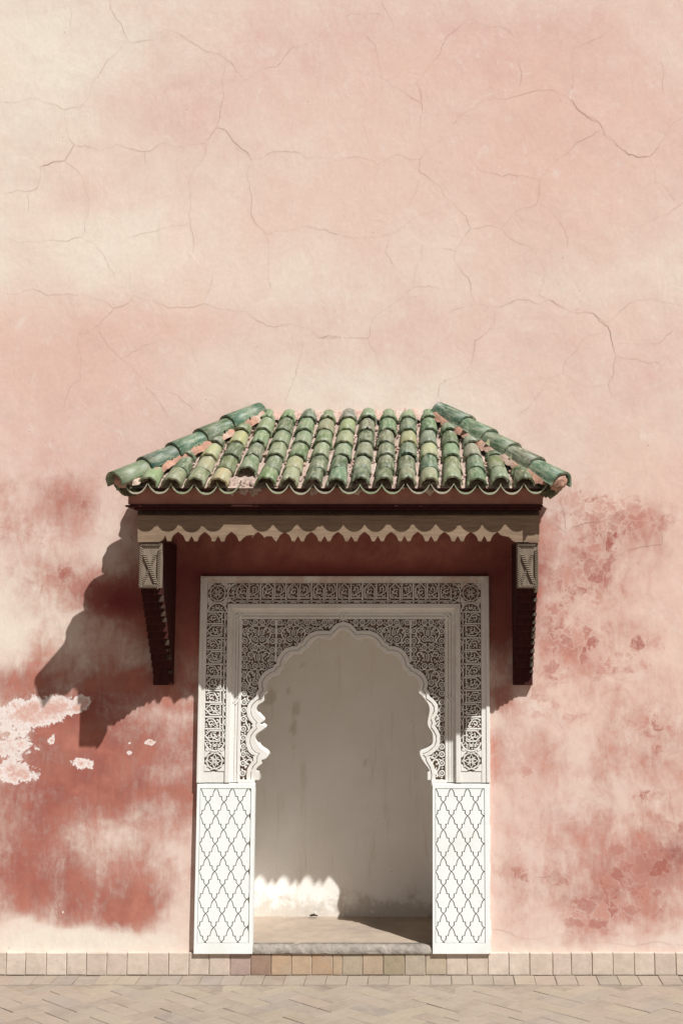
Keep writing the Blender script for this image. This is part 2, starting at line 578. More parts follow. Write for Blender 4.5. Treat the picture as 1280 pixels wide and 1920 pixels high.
def clip_rect(pts, x0, x1, z0, z1):
    def cl(ps, inside, cut):
        out = []
        for i in range(len(ps)):
            a, b = ps[i - 1], ps[i]
            if inside(b):
                if not inside(a):
                    out.append(cut(a, b))
                out.append(b)
            elif inside(a):
                out.append(cut(a, b))
        return out
    for ax, lim, sgn in ((0, x0, 1), (0, x1, -1), (1, z0, 1), (1, z1, -1)):
        if not pts:
            break
        pts = cl(pts, lambda q: (q[ax] - lim) * sgn >= 0,
                 lambda a, b: tuple(a[k] + (b[k] - a[k]) * (lim - a[ax]) / ((b[ax] - a[ax]) or 1e-9) for k in (0, 1)))
    out = []
    for q in pts:
        if not out or math.dist(q, out[-1]) > 1e-5:
            out.append(q)
    return out


def link(name, me, mat, parent=None, mw=None, kind=None, label=None, color=None, bevel=0, smooth_angle=None):
    o = bpy.data.objects.new(name, me)
    if mat and not me.materials:
        me.materials.append(mat)
    C.objects.link(o)
    base = ROOT.get(parent.name, Vector()) if parent else Vector()
    mw = mw or Matrix.Identity(4)
    if parent:
        o.parent = parent
    o.matrix_local = Matrix.Translation(-base) @ mw
    ROOT[o.name] = mw.translation.copy() if parent is None else base + o.location
    if kind:
        o['kind'] = kind
    if label:
        o['label'] = label
    if color:
        o.color = (*color, 1)
    if bevel:
        b = o.modifiers.new('bevel', 'BEVEL')
        b.width = bevel
        b.segments = 2
        b.limit_method = 'ANGLE'
        b.angle_limit = R(40)
    return o


def empty(name, loc, label, cat):
    o = bpy.data.objects.new(name, None)
    C.objects.link(o)
    o.location = loc
    o.empty_display_size = 0.1
    ROOT[o.name] = Vector(loc)
    o['label'] = label
    o['category'] = cat
    return o


# value noise for painting masks and roughening
def vnoise(x, y, seed):
    r = np.random.default_rng(seed)
    g = r.random((64, 64))
    xi, yi = np.floor(x).astype(int), np.floor(y).astype(int)
    fx, fy = x - xi, y - yi
    fx, fy = fx * fx * (3 - 2 * fx), fy * fy * (3 - 2 * fy)
    a, b = g[yi % 64, xi % 64], g[yi % 64, (xi + 1) % 64]
    c, d = g[(yi + 1) % 64, xi % 64], g[(yi + 1) % 64, (xi + 1) % 64]
    return (a * (1 - fx) + b * fx) * (1 - fy) + (c * (1 - fx) + d * fx) * fy


def fbm(x, y, seed, octv=4):
    s, a, t = 0, 1.0, 0
    for k in range(octv):
        s = s + a * vnoise(x * 2 ** k + k * 7.3, y * 2 ** k + k * 3.1, seed + k)
        t += a
        a *= 0.55
    return s / t - 0.5


def grid(name, xs, zs, yfun, keep=None):
    X, Z = np.meshgrid(xs, zs)
    Y = yfun(X, Z)
    nv = X.size
    nx, nz = len(xs), len(zs)
    idx = np.arange(nv).reshape(nz, nx)
    q = np.stack([idx[:-1, :-1], idx[:-1, 1:], idx[1:, 1:], idx[1:, :-1]], -1).reshape(-1, 4)
    if keep is not None:
        cx = (X[:-1, :-1] + X[1:, 1:]) / 2
        cz = (Z[:-1, :-1] + Z[1:, 1:]) / 2
        q = q[keep(cx, cz).reshape(-1)]
    me = bpy.data.meshes.new(name)
    me.vertices.add(nv)
    me.vertices.foreach_set('co', np.stack([X, Y, Z], -1).reshape(-1))
    me.loops.add(q.size)
    me.loops.foreach_set('vertex_index', q.reshape(-1))
    me.polygons.add(len(q))
    me.polygons.foreach_set('loop_start', np.arange(len(q)) * 4)
    me.polygons.foreach_set('loop_total', np.full(len(q), 4))
    me.polygons.foreach_set('use_smooth', np.ones(len(q), bool))
    me.update(calc_edges=True)
    me.validate()
    return me, X.reshape(-1), Y.reshape(-1), Z.reshape(-1)


def fattr(me, name, vals):
    a = me.attributes.new(name, 'FLOAT', 'POINT')
    a.data.foreach_set('value', np.asarray(vals, np.float32))


# ------------------------------------------------------------------ pavement
ground = MB()
ground.add([(-30, -45, -0.0062), (30, -45, -0.0062), (30, 0.9, -0.0062), (-30, 0.9, -0.0062)], [(0, 1, 2, 3)])
pavement = link('pavement', ground.mesh('pavement'), M['pave'], kind='structure')


def cham_box(w, d, h, c, name):
    """a block lying on z=0..h-centre origin, chamfered upper edges, facing up"""
    b = MB()
    vs = []
    for (s, z) in ((0, -h), (0, -c), (c, 0)):
        vs += [(-w / 2 + s, -d / 2 + s, z), (w / 2 - s, -d / 2 + s, z), (w / 2 - s, d / 2 - s, z), (-w / 2 + s, d / 2 - s, z)]
    fs = []
    for k in range(2):
        for i in range(4):
            j = (i + 1) % 4
            fs.append((4 * k + i, 4 * k + j, 4 * k + 4 + j, 4 * k + 4 + i))
    fs.append((8, 9, 10, 11))
    b.add(vs, fs)
    return b.mesh(name)


PAVC = [(0.285, 0.23, 0.182), (0.275, 0.223, 0.178), (0.295, 0.238, 0.186), (0.27, 0.222, 0.181), (0.258, 0.217, 0.184),
        (0.30, 0.248, 0.185), (0.285, 0.225, 0.178), (0.245, 0.208, 0.18), (0.305, 0.255, 0.188)]


def paver_at(me, x, y, rz, dz=0.0):
    mw = Matrix.Translation((x, y, dz)) @ Matrix.Rotation(rz, 4, 'Z') @ Matrix.Rotation(random.uniform(-.006, .006), 4, 'X') @ Matrix.Rotation(random.uniform(-.006, .006), 4, 'Y')
    if random.random() < 0.09:
        mw = mw @ Matrix.Translation((0, 0, -0.0022)) @ Matrix.Diagonal((0.985, 0.965, 1, 1))
    k_br = random.uniform(1.05, 1.28)
    return link('paving_brick', me, M['paver'], pavement, mw, color=tuple(c * k_br for c in random.choice(PAVC)))


BL, BWd = 0.222, 0.111
pav = cham_box(BL - 0.0025, BWd - 0.0025, 0.03, 0.0016, 'paver')
pav_edge = cham_box(0.109, 0.176, 0.03, 0.002, 'edge paver')
EDGE_Y = -0.034
x = XU(-30)
while x < XU(1320):
    paver_at(pav_edge, x + random.uniform(-.001, .001), EDGE_Y - 0.09, 0, random.uniform(-.001, .0015))
    x += 0.1115
# herringbone laid at 45 degrees in front of the edging course
hy1 = EDGE_Y - 0.182
ca = math.cos(R(45))
for i in range(-40, 41):
    for j in range(-20, 21):
        # herringbone lattice: one brick each way per cell, cells stepped by (1, 1) and (2, -2)
        for (ox, oy, w, h) in ((0, 0, 2, 1), (2, -1, 1, 2)):
            px_ = (i + 2 * j + ox + w / 2) * BWd
            py_ = (i - 2 * j + oy + h / 2) * BWd
            X = ca * px_ - ca * py_
            Y = ca * px_ + ca * py_ - 1.2
            if hy1 - 1.10 < Y < hy1 - 0.02 and XU(-20) < X < XU(1305):
                cor = max(Y + 0.118 - hy1, 0)       # bricks that run under the edging course lie a little lower
                paver_at(pav, X, Y, R(45) if w == 2 else R(135), random.uniform(-.0012, .0012) - (0.005 if cor > 0 else 0))

# ------------------------------------------------------------------ the wall
Z_PL = W(640, 1785).z                       # top of the plinth course
HX0, HX1 = XU(450), XU(842)                 # hole behind the portal
HZ1 = W(640, 1146).z

xs = np.concatenate([np.linspace(XU(-900), XU(-30), 12)[:-1], np.arange(XU(-30), XU(1310), 0.0105), np.linspace(XU(1310), XU(2000), 10)[1:]])
zt = W(640, -20).z
zs = np.concatenate([np.arange(Z_PL - 0.004, zt, 0.0105), np.linspace(zt, zt + 3.0, 10)[1:]])


def wall_y(X, Z):
    y = fbm(X * 0.9 + 30, Z * 0.9 + 30, 3, 3) * 0.018 + fbm(X * 5 + 30, Z * 5 + 30, 9, 3) * 0.0045
    near = np.clip(np.abs(X) / 1.0, 0.25, 1)
    return y * near


me, VX, VY, VZ = grid('wall', xs, zs, wall_y, lambda cx, cz: ~((cx > HX0) & (cx < HX1) & (cz < HZ1)))
ix, iy = project(VX, VY * 0, VZ)


def blobs(lst, warp=26, freq=0.011, seed=50, power=1.0):
    wx = ix + fbm(ix * freq + 40, iy * freq + 40, seed, 4) * warp * 2.4
    wy = iy + fbm(ix * freq + 90, iy * freq + 90, seed + 9, 4) * warp * 2.4
    out = np.zeros_like(ix)
    for (cx, cy, rx, ry, a) in lst:
        d = ((wx - cx) / rx) ** 2 + ((wy - cy) / ry) ** 2
        out += a * np.exp(-(d ** power) * 0.9)
    return out


tone = 0.42 + blobs([
    (70, 90, 230, 190, -.48), (60, 480, 260, 95, -.62), (330, 500, 230, 80, -.34), (640, 742, 260, 46, -.34), (1140, 545, 130, 60, -.36),
    (1060, 690, 120, 60, -.2), (560, 340, 220, 120, -.16), (320, 190, 150, 95, .42), (90, 720, 220, 130, .38), (1060, 260, 260, 190, .38),
    (1170, 690, 140, 130, .36), (320, 620, 260, 45, .26), (770, 640, 70, 50, .3), (900, 60, 330, 90, .26), (90, 1165, 150, 75, -.7),
    (60, 1770, 240, 30, -.8), (150, 900, 160, 80, .3), (640, 90, 200, 130, .12), (430, 700, 120, 60, -.2), (960, 640, 120, 90, .2), (1150, 1120, 140, 200, .05),
    (1000, 1500, 120, 160, .12), (1120, 1420, 160, 100, -.12), (1000, 1772, 300, 20, -.3), (1010, 1450, 200, 330, .22), (1200, 1300, 150, 400, .15), (330, 1600, 50, 150, .3)], 30)
red = blobs([
    (115, 940, 50, 36, .34), (15, 985, 36, 60, .30), (105, 1085, 70, 46, .34), (225, 1120, 75, 42, 1.0),
    (40, 1275, 100, 36, .55), (130, 1330, 150, 60, .85), (190, 1400, 130, 70, .85), (80, 1480, 130, 90, .8), (50, 1610, 130, 110, .95),
    (150, 1690, 150, 46, .75), (215, 1490, 110, 55, .55), (250, 1700, 46, 34, .6), (300, 1410, 70, 40, .45), (345, 1490, 34, 60, .38), (330, 1330, 40, 14, .25),
    (260, 1620, 60, 60, .3), (240, 1700, 110, 40, .3),
    (300, 1345, 60, 22, -.32), (320, 1445, 40, 26, -.3), (215, 1565, 60, 36, -.42), (330, 1590, 40, 50, -.12), (345, 1700, 40, 50, -.3), (40, 1755, 160, 22, -.7), (300, 1560, 90, 190, .26), (230, 1610, 60, 70, .2), (250, 1500, 100, 60, .2),
    (1010, 1480, 170, 330, .17), (1150, 975, 130, 70, .24), (1105, 1070, 80, 60, .24), (1080, 1200, 110, 70, .24), (1205, 1380, 60, 50, .2), (1190, 1660, 150, 90, .26), (1030, 1640, 90, 60, .16), (1250, 1420, 50, 90, .14), (165, 1205, 100, 100, .34), (110, 1000, 120, 140, .12), (1180, 1450, 130, 330, .13), (1120, 1120, 150, 160, .12), (120, 960, 170, 110, .10),
    (300, 1230, 70, 90, .45), (270, 1290, 90, 30, .45), (345, 1180, 36, 170, .6), (938, 1190, 26, 170, .7), (935, 1310, 40, 20, .35),
    (1275, 1590, 44, 44, .55), (1230, 1610, 70, 70, .3), (1160, 1680, 110, 60, .18), (960, 1630, 60, 40, .12)], 22)
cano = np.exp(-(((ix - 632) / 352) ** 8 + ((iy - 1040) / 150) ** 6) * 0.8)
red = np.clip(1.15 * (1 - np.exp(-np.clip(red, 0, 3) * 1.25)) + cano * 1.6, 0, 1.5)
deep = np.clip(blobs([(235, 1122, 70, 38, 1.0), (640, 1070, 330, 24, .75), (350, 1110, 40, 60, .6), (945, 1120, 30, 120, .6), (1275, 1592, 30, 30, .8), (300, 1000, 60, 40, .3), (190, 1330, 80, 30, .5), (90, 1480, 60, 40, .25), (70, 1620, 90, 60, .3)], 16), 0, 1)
flake = np.clip(blobs([
    (1150, 965, 120, 52, .95), (1110, 1065, 66, 56, .95), (1085, 1195, 80, 44, .72), (1205, 1200, 40, 32, .66), (1130, 1265, 110, 36, .5), (1035, 1190, 34, 110, .5),
    (1205, 1378, 44, 36, .72), (1105, 1412, 30, 38, .74), (990, 1457, 36, 18, .8), (1215, 1487, 42, 12, .62), (1130, 1533, 70, 14, .46), (1000, 1325, 90, 26, .5),
    (1200, 1650, 130, 90, .85), (1110, 1720, 70, 32, .56), (970, 1632, 50, 30, .36), (1035, 1645, 40, 20, .35), (1265, 1540, 40, 20, .55),
    (125, 935, 60, 44, .55), (30, 1000, 50, 70, .5), (115, 1085, 70, 46, .48), (60, 1290, 80, 30, .4), (1240, 1400, 50, 120, .2)], 18), 0, 1)
peel = np.clip(blobs([
    (30, 1345, 62, 30, .75), (85, 1330, 50, 24, .8), (120, 1318, 40, 14, .55), (15, 1400, 60, 22, .8), (22, 1450, 46, 22, .85), (55, 1452, 26, 10, .4),
    (158, 1319, 15, 12, .95), (158, 1433, 24, 11, .95), (283, 1391, 12, 7, .9), (243, 1412, 7, 5, .85), (245, 1393, 4, 4, .8), (97, 1386, 6, 7, .9), (118, 1710, 4, 4, .8)], 7, 0.03, 80, 1.1), 0, 1)
fattr(me, 'tone', tone)
fattr(me, 'red', red)
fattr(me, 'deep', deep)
fattr(me, 'flake', flake)
fattr(me, 'peel', peel)
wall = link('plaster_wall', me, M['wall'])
wall['label'] = 'tall pink plaster wall with hairline cracks and peeling red paint around the niche'
wall['category'] = 'wall'
wall['kind'] = 'thing'

# hairline cracks
CR_L = [[(0, 382), (130, 368), (185, 385), (245, 411), (300, 405), (328, 378), (350, 300), (372, 290), (395, 240), (440, 195), (490, 160), (465, 120), (412, 0)],
        [(245, 411), (250, 460), (280, 545), (245, 602), (190, 612), (152, 625), (140, 705), (118, 716), (15, 725)],
        [(280, 545), (320, 545), (380, 566), (440, 540), (540, 568), (610, 536), (670, 548), (772, 538), (812, 478), (850, 490), (945, 600), (1010, 575), (1085, 568), (1160, 595), (1280, 600)],
        [(490, 160), (580, 150), (615, 112), (680, 130), (760, 185), (845, 218), (835, 300), (825, 440), (812, 478)],
        [(845, 218), (890, 270), (920, 300), (970, 265), (1040, 250), (1090, 180), (1180, 150), (1250, 80)],
        [(945, 600), (925, 660), (940, 800), (1000, 878), (1080, 865), (1160, 848), (1280, 880)],
        [(1000, 878), (1010, 960), (1005, 1030), (1015, 1085)],
        [(772, 538), (770, 580), (725, 640), (705, 690), (715, 830), (725, 950)], [(720, 838), (620, 855), (570, 870), (480, 892)],
        [(245, 602), (310, 660), (338, 750), (312, 890), (250, 905), (130, 908), (20, 892)], [(312, 890), (390, 955), (435, 1050)],
        [(540, 568), (550, 620), (558, 690)],
        [(0, 1088), (60, 1105), (125, 1082), (170, 1105), (280, 1108), (390, 1125), (430, 1155), (485, 1135), (505, 1105), (560, 1125), (628, 1153), (770, 1138), (860, 1160), (930, 1170), (1005, 1222), (1080, 1215), (1160, 1230), (1190, 1265), (1280, 1262)],
        [(430, 1155), (370, 1220), (292, 1260), (305, 1420), (260, 1460), (245, 1540)], [(370, 1220), (455, 1345), (510, 1395), (555, 1460), (635, 1560)],
        [(455, 1345), (520, 1310), (580, 1285)], [(1140, 1280), (1120, 1360), (1085, 1460), (1065, 1535)], [(770, 1138), (798, 1030)], [(485, 1015), (490, 1100)], [(620, 1460), (745, 1555)],
        [(270, 0), (268, 130)], [(110, 716), (105, 800)]]
CR_R = [[(150, 0), (172, 45), (200, 110)], [(95, 130), (130, 170), (150, 290), (230, 340), (300, 385), (288, 490), (320, 560), (290, 600), (290, 640), (370, 700), (430, 775), (470, 810), (485, 855), (430, 930), (430, 990), (475, 1040), (485, 1100), (505, 1140)],
        [(0, 592), (90, 595), (140, 618), (210, 580), (290, 598)], [(320, 560), (360, 530), (440, 505)],
        [(480, 0), (480, 60), (400, 130), (370, 200), (325, 250), (280, 310), (300, 385)], [(480, 60), (525, 90), (600, 100), (650, 135)],
        [(420, 470), (440, 435), (550, 370), (620, 372), (735, 338), (845, 358), (880, 405), (965, 460), (985, 505), (1050, 560), (1110, 590), (1155, 586), (1190, 540), (1225, 490), (1280, 435)],
        [(845, 358), (870, 300), (855, 230), (870, 180), (940, 150), (1000, 110)], [(970, 487), (880, 535), (805, 600), (745, 680), (640, 655), (600, 662), (520, 640), (490, 605)],
        [(745, 680), (730, 765), (660, 785), (595, 855), (540, 845), (485, 855)], [(730, 765), (780, 785), (835, 860), (850, 930)], [(595, 855), (650, 905), (720, 940), (765, 1020), (740, 1105), (770, 1120)],
        [(1155, 586), (1175, 680), (1225, 715), (1250, 760)], [(1280, 760), (1220, 805), (1150, 830), (1090, 855)],
        [(405, 1172), (505, 1140), (575, 1150), (680, 1122), (735, 1138), (775, 1120), (840, 1158), (940, 1172), (1000, 1225), (1010, 1270), (1028, 1335), (1020, 1400), (1000, 1440), (1030, 1510)],
        [(1000, 1205), (1050, 1160), (1110, 1122), (1200, 1132), (1280, 1150)], [(1000, 1240), (900, 1275), (840, 1350), (830, 1400), (885, 1442), (1000, 1440)], [(830, 1400), (770, 1420), (740, 1480), (660, 1560)],
        [(1028, 1335), (1130, 1355), (1220, 1375)], [(575, 1150), (570, 1225), (500, 1275), (490, 1360), (440, 1410), (370, 1440), (362, 1490)],
        [(0, 1265), (100, 1268), (130, 1180), (210, 1130), (275, 1075), (385, 1085)], [(275, 1075), (278, 1010), (300, 970), (305, 915)], [(100, 1268), (130, 1330), (150, 1385)],
        [(300, 665), (280, 720), (250, 770), (262, 795)], [(175, 880), (260, 825), (340, 790)], [(0, 885), (60, 890), (175, 880), (165, 940), (200, 1000)], [(1245, 1230), (1200, 1280), (1100, 1290), (1030, 1290)],
        [(0, 62), (90, 60), (150, 50)], [(662, 220), (668, 345)], [(1195, 200), (1215, 360)], [(430, 940), (370, 930)]]
CR_X = [[(1060, 1000), (1085, 985), (1120, 978), (1170, 958), (1210, 945)], [(1128, 965), (1128, 1010), (1145, 1045), (1180, 1030), (1240, 1020), (1240, 1000), (1225, 975)],
        [(1060, 1000), (1040, 985)], [(1060, 1000), (1050, 940), (1062, 912)], [(1000, 1640), (1040, 1648)], [(915, 1745), (990, 1760), (1100, 1764), (1280, 1772)]]
cm = MB()


def crack(pts, w0):
    # roughen by midpoint displacement
    for k in range(4):
        q = [pts[0]]
        for a, b in zip(pts, pts[1:]):
            l = math.dist(a, b)
            if l > 3:
                d = random.uniform(-.1, .1) * l
                mx, my = (a[0] + b[0]) / 2, (a[1] + b[1]) / 2
                q.append((mx - (b[1] - a[1]) / l * d, my + (b[0] - a[0]) / l * d))
            q.append(b)
        pts = q
    n = len(pts)
    ph = random.random() * 9
    vs = []
    for i in range(n):
        a, b = pts[max(i - 1, 0)], pts[min(i + 1, n - 1)]
        dx, dy = b[0] - a[0], b[1] - a[1]
        l = math.hypot(dx, dy) or 1
        w = w0 * (0.55 + 0.45 * math.sin(i * 0.11 + ph) + random.uniform(-.12, .2))
        w = max(0.16, w) * (1 if 2 < i < n - 3 else 0.4)
        for s in (-1, 1):
            v = W(pts[i][0] - dy / l * w * s / 2, pts[i][1] + dx / l * w * s / 2, 0)
            vs.append((v.x, float(wall_y(np.array([v.x]), np.array([v.z]))[0]) - 0.0024, v.z))
    cm.add(vs, [(2 * i, 2 * i + 1, 2 * i + 3, 2 * i + 2) for i in range(n - 1)])


for L, off in ((CR_L, 0), (CR_R, 640)):
    for k, l in enumerate(L):
        crack([(x / 2 + off, y / 2) for x, y in l], 0.42 if len(l) > 6 else 0.32)
for l in CR_X:
    crack(l, 0.5)
for l, off in (([(845, 358), (880, 405), (965, 460), (985, 505), (1050, 560), (1110, 590), (1155, 586)], 640), ([(775, 1120), (840, 1158), (940, 1172), (1000, 1225), (1010, 1270), (1028, 1335), (1020, 1400)], 640),
               ([(812, 478), (850, 490), (945, 600)], 0), ([(280, 545), (245, 602), (190, 612), (152, 625)], 0), ([(1190, 1265), (1280, 1262)], 0)):
    crack([(x / 2 + off, y / 2) for x, y in l], 0.72)
crk = link('crack_lines', cm.mesh('cracks'), M['crack'], wall, kind='stuff')

# plinth course of square clay tiles
PX = [-64, -26, 12, 48, 87, 125, 162, 200, 238, 278, 316, 354, 392, 431, 470, 508, 546, 584, 623, 641, 679, 718, 758, 797, 836, 875, 914, 953, 992, 1035, 1070, 1109, 1148, 1188, 1226, 1266, 1304, 1342]
PLC = {13: (0.45, 0.33, 0.28), 14: (0.34, 0.225, 0.165), 15: (0.50, 0.355, 0.23), 16: (0.51, 0.37, 0.25), 17: (0.47, 0.31, 0.19), 18: (0.47, 0.35, 0.24), 19: (0.44, 0.36, 0.26),
       20: (0.46, 0.35, 0.25), 21: (0.38, 0.31, 0.21), 22: (0.46, 0.39, 0.30), 23: (0.50, 0.41, 0.30)}
pb = MB()
pb.box(XU(-900), XU(2000), -0.0165, 0.06, -0.03, Z_PL - 0.004)
link('plinth_bed', pb.mesh('plinth bed'), M['joint'], wall)
for i in range(len(PX) - 1):
    a, b = W(PX[i], 1806, 0.02).x, W(PX[i + 1], 1806, 0.02).x
    h = Z_PL + 0.002
    mm = cham_box(b - a - 0.0035, h, 0.03, 0.003, 'plinth tile')
    mw = Matrix.Translation(((a + b) / 2, -0.020 - random.uniform(0, .003), h / 2 - 0.0015 + random.uniform(-.0012, .0012))) @ Matrix.Rotation(R(90), 4, 'X') @ Matrix.Rotation(random.uniform(-.006, .006), 4, 'Z') @ Matrix.Rotation(random.uniform(-.012, .012), 4, 'X')
    c = tuple(v * .95 for v in PLC[i]) if i in PLC else random.choice([(0.62, 0.52, 0.43), (0.60, 0.50, 0.41), (0.65, 0.55, 0.46), (0.58, 0.48, 0.40)])
    link('plinth_tile', mm, M['tile'], wall, mw, color=c)

# niche behind the portal
ND = 0.70
Z_FL = W(640, 1772, 0.0).z
NX0, NX1 = XU(440), XU(846)
NZ1 = W(640, 1120).z
SPOTS = [(502, 1305, 15, 17), (556, 1328, 7, 11), (551, 1367, 6, 12), (567, 1247, 5, 5), (540, 1297, 3, 5), (553, 1404, 3, 3), (575, 1276, 3, 3), (684, 1428, 5, 6)]


def niche_plane(name, o, ex, ez, w, h, keepspot=False):
    nx, nz = max(2, int(w / 0.02)), max(2, int(h / 0.02))
    vs, fs, foot, spot = [], [], [], []
    nrm = Vector(ex).cross(Vector(ez))
    for j in range(nz + 1):
        for i in range(nx + 1):
            a, b = i / nx * w, j / nz * h
            P = Vector(o) + Vector(ex) * a + Vector(ez) * b
            n_ = float(fbm(np.array([a * 3 + 20 + o[0]]), np.array([b * 3 + 20]), 33, 3)[0]) * 0.012
            rough_ = float(fbm(np.array([a * 22 + 20]), np.array([b * 22 + 20]), 37, 3)[0]) * 0.012 * math.exp(-b / 0.10)
            vs.append(P + nrm * (n_ + rough_))
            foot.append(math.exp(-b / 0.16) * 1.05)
            s = 0
            if keepspot:
                qx, qy = project(P.x, P.y, P.z)
                for (cx, cy, rx, ry) in SPOTS:
                    d = ((qx - cx) / rx) ** 2 + ((qy - cy) / ry) ** 2
                    s = max(s, min(1, max(0, (1.35 - d) * 2)))
            spot.append(s)
    for j in range(nz):
        for i in range(nx):
            k = j * (nx + 1) + i
            fs.append((k, k + 1, k + nx + 2, k + nx + 1))
    me = bpy.data.meshes.new(name)
    me.from_pydata([tuple(v) for v in vs], [], fs)
    me.polygons.foreach_set('use_smooth', [True] * len(fs))
    fattr(me, 'foot', foot)
    fattr(me, 'spot', spot)
    return me


nh = NZ1 - Z_FL
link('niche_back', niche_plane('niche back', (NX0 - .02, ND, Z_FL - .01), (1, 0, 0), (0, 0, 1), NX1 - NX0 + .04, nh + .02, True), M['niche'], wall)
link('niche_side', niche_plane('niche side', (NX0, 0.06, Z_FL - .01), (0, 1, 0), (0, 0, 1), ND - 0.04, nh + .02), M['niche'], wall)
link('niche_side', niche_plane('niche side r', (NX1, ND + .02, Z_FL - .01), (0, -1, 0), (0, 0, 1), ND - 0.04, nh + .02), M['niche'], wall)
nb = MB()
nb.box(NX0 - .05, NX1 + .05, 0.06, ND + .05, NZ1, NZ1 + 0.05)
link('niche_ceiling', nb.mesh('niche ceiling'), M['niche'], wall)
xs2 = np.arange(NX0 - .02, NX1 + .02, 0.012)
ys2 = np.arange(-0.012, ND + .03, 0.012)
Xf, Yf = np.meshgrid(xs2, ys2)
Zf = Z_FL + fbm(Xf * 4 + 9, Yf * 4 + 9, 60, 3) * 0.010 + fbm(Xf * 25 + 9, Yf * 25 + 9, 66, 2) * 0.003 - 0.012 * np.exp(-(Yf + 0.012) / 0.02)
fm = MB()
nxx = len(xs2)
fm.add(np.stack([Xf, Yf, Zf], -1).reshape(-1, 3), [(j * nxx + i, j * nxx + i + 1, (j + 1) * nxx + i + 1, (j + 1) * nxx + i) for j in range(len(ys2) - 1) for i in range(nxx - 1)])
link('niche_floor', fm.mesh('niche floor', True), M['slab'], wall)
# grey cement lip along the front of the niche floor
lm = MB()
x0, x1 = XU(472), XU(812)
n = 120
prof = [(-0.030, Z_PL - 0.002), (-0.031, Z_PL + 0.006), (-0.026, Z_FL - 0.010), (-0.010, Z_FL + 0.002), (0.05, Z_FL + 0.001), (0.05, Z_PL - 0.002)]
vs, fs = [], []
for i in range(n + 1):
    X = x0 + (x1 - x0) * i / n
    for k, (y, z) in enumerate(prof):
        j = float(fbm(np.array([X * 26 + 5]), np.array([k * 2.3]), 71, 3)[0])
        a = 0.020 if 0 < k < 4 else 0
        vs.append((X, y + j * a, z + j * a * 0.6))
m_ = len(prof)
for i in range(n):
    for k in range(m_ - 1):
        fs.append((i * m_ + k, (i + 1) * m_ + k, (i + 1) * m_ + k + 1, i * m_ + k + 1))
lm.add(vs, fs)
link('niche_lip', lm.mesh('niche lip', True), M['lip'], wall)

# ------------------------------------------------------------------ carved stucco portal
PO = 0.044      # outer frame face
PI = 0.016      # arch panel face
portal = empty('stucco_portal', (0, 0, Z_PL), 'white carved stucco door surround with lobed arch and lozenge panels around the niche', 'portal')


def wx(x, p=PO, y=1250):
    return W(x, y, p).x


def wz(y, p=PO):
    return W(643, y, p).z


def uring(b, xo0, xo1, zo, xi0, xi1, zi, zb, p0, p1, cham=0.0015):
    b.prism([(xo0, zb), (xi0, zb), (xi0, zi), (xo0, zo)], p0, p1, cham)
    b.prism([(xi1, zb), (xo1, zb), (xo1, zo), (xi1, zi)], p0, p1, cham)
    b.prism([(xi0, zi), (xi1, zi), (xo1, zo), (xo0, zo)], p0, p1, cham)


ZB = wz(1468)
A = [(wx(372.5), wx(917), wz(1080)), (wx(379), wx(910), wz(1086)), (wx(386), wx(901.5), wz(1093.5)), (wx(424.5), wx(863), wz(1131.5)), (wx(434), wx(853.5), wz(1141.5)),
     (wx(441.5, PI), wx(845.5, PI), wz(1149, PI)), (wx(447, PI), wx(840, PI), wz(1155, PI)), (wx(453, PI), wx(834, PI), wz(1161, PI))]
fr = MB()
uring(fr, A[0][0], A[0][1], A[0][2], A[1][0], A[1][1], A[1][2], ZB, 0.0, PO, 0.003)
uring(fr, A[1][0], A[1][1], A[1][2], A[2][0], A[2][1], A[2][2], ZB, 0.0, PO - 0.006, 0.0015)
uring(fr, A[3][0], A[3][1], A[3][2], A[4][0], A[4][1], A[4][2], ZB, 0.0, PO, 0.003)
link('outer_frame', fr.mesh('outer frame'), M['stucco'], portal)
inn = MB()
g = 0.0016
uring(inn, A[4][0] - 0.004, A[4][1] + 0.004, A[4][2] + 0.004, A[5][0], A[5][1], A[5][2], ZB, -0.02, PI + 0.004, 0.002)
uring(inn, A[5][0] + g, A[5][1] - g, A[5][2] - g, A[6][0] - g, A[6][1] + g, A[6][2] + g, ZB, -0.02, PI + 0.002, 0.001)
uring(inn, A[6][0] + g, A[6][1] - g, A[6][2] - g, A[7][0], A[7][1], A[7][2], ZB, -0.02, PI + 0.003, 0.001)
uring(inn, A[5][0] - .001, A[5][1] + .001, A[5][2] + .001, A[7][0] - .001, A[7][1] + .001, A[7][2] + .001, ZB, -0.02, PI - 0.006, 0)
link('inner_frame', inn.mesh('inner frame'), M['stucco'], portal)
# sill at the foot of each band
PG = 0.020      # ground of the bands
gm = MB()
ZBE = wz(1447)
uring(gm, A[2][0] - .001, A[2][1] + .001, A[2][2] + .001, A[3][0] + .001, A[3][1] - .001, A[3][2] - .001, ZBE, 0.0, PG, 0)
link('band_ground', gm.mesh('band ground'), M['ground'], portal)
for (a, b_) in ((A[2][0], A[3][0]), (A[3][1], A[2][1])):
    s = MB()
    s.box(a, b_, 0, -(PO - 0.010), ZB, ZBE)
    link('band_foot', s.mesh('band foot'), M['stucco'], portal, bevel=0.003)

# --- carved bands: strands drawn in a local frame (s along the band, t across it, both in photo pixels)


def arc(cx, cy, r, a0, a1, n=8, r1=None):
    r1 = r if r1 is None else r1
    return [(cx + (r + (r1 - r) * i / n) * math.cos(R(a0 + (a1 - a0) * i / n)), cy + (r + (r1 - r) * i / n) * math.sin(R(a0 + (a1 - a0) * i / n))) for i in range(n + 1)]


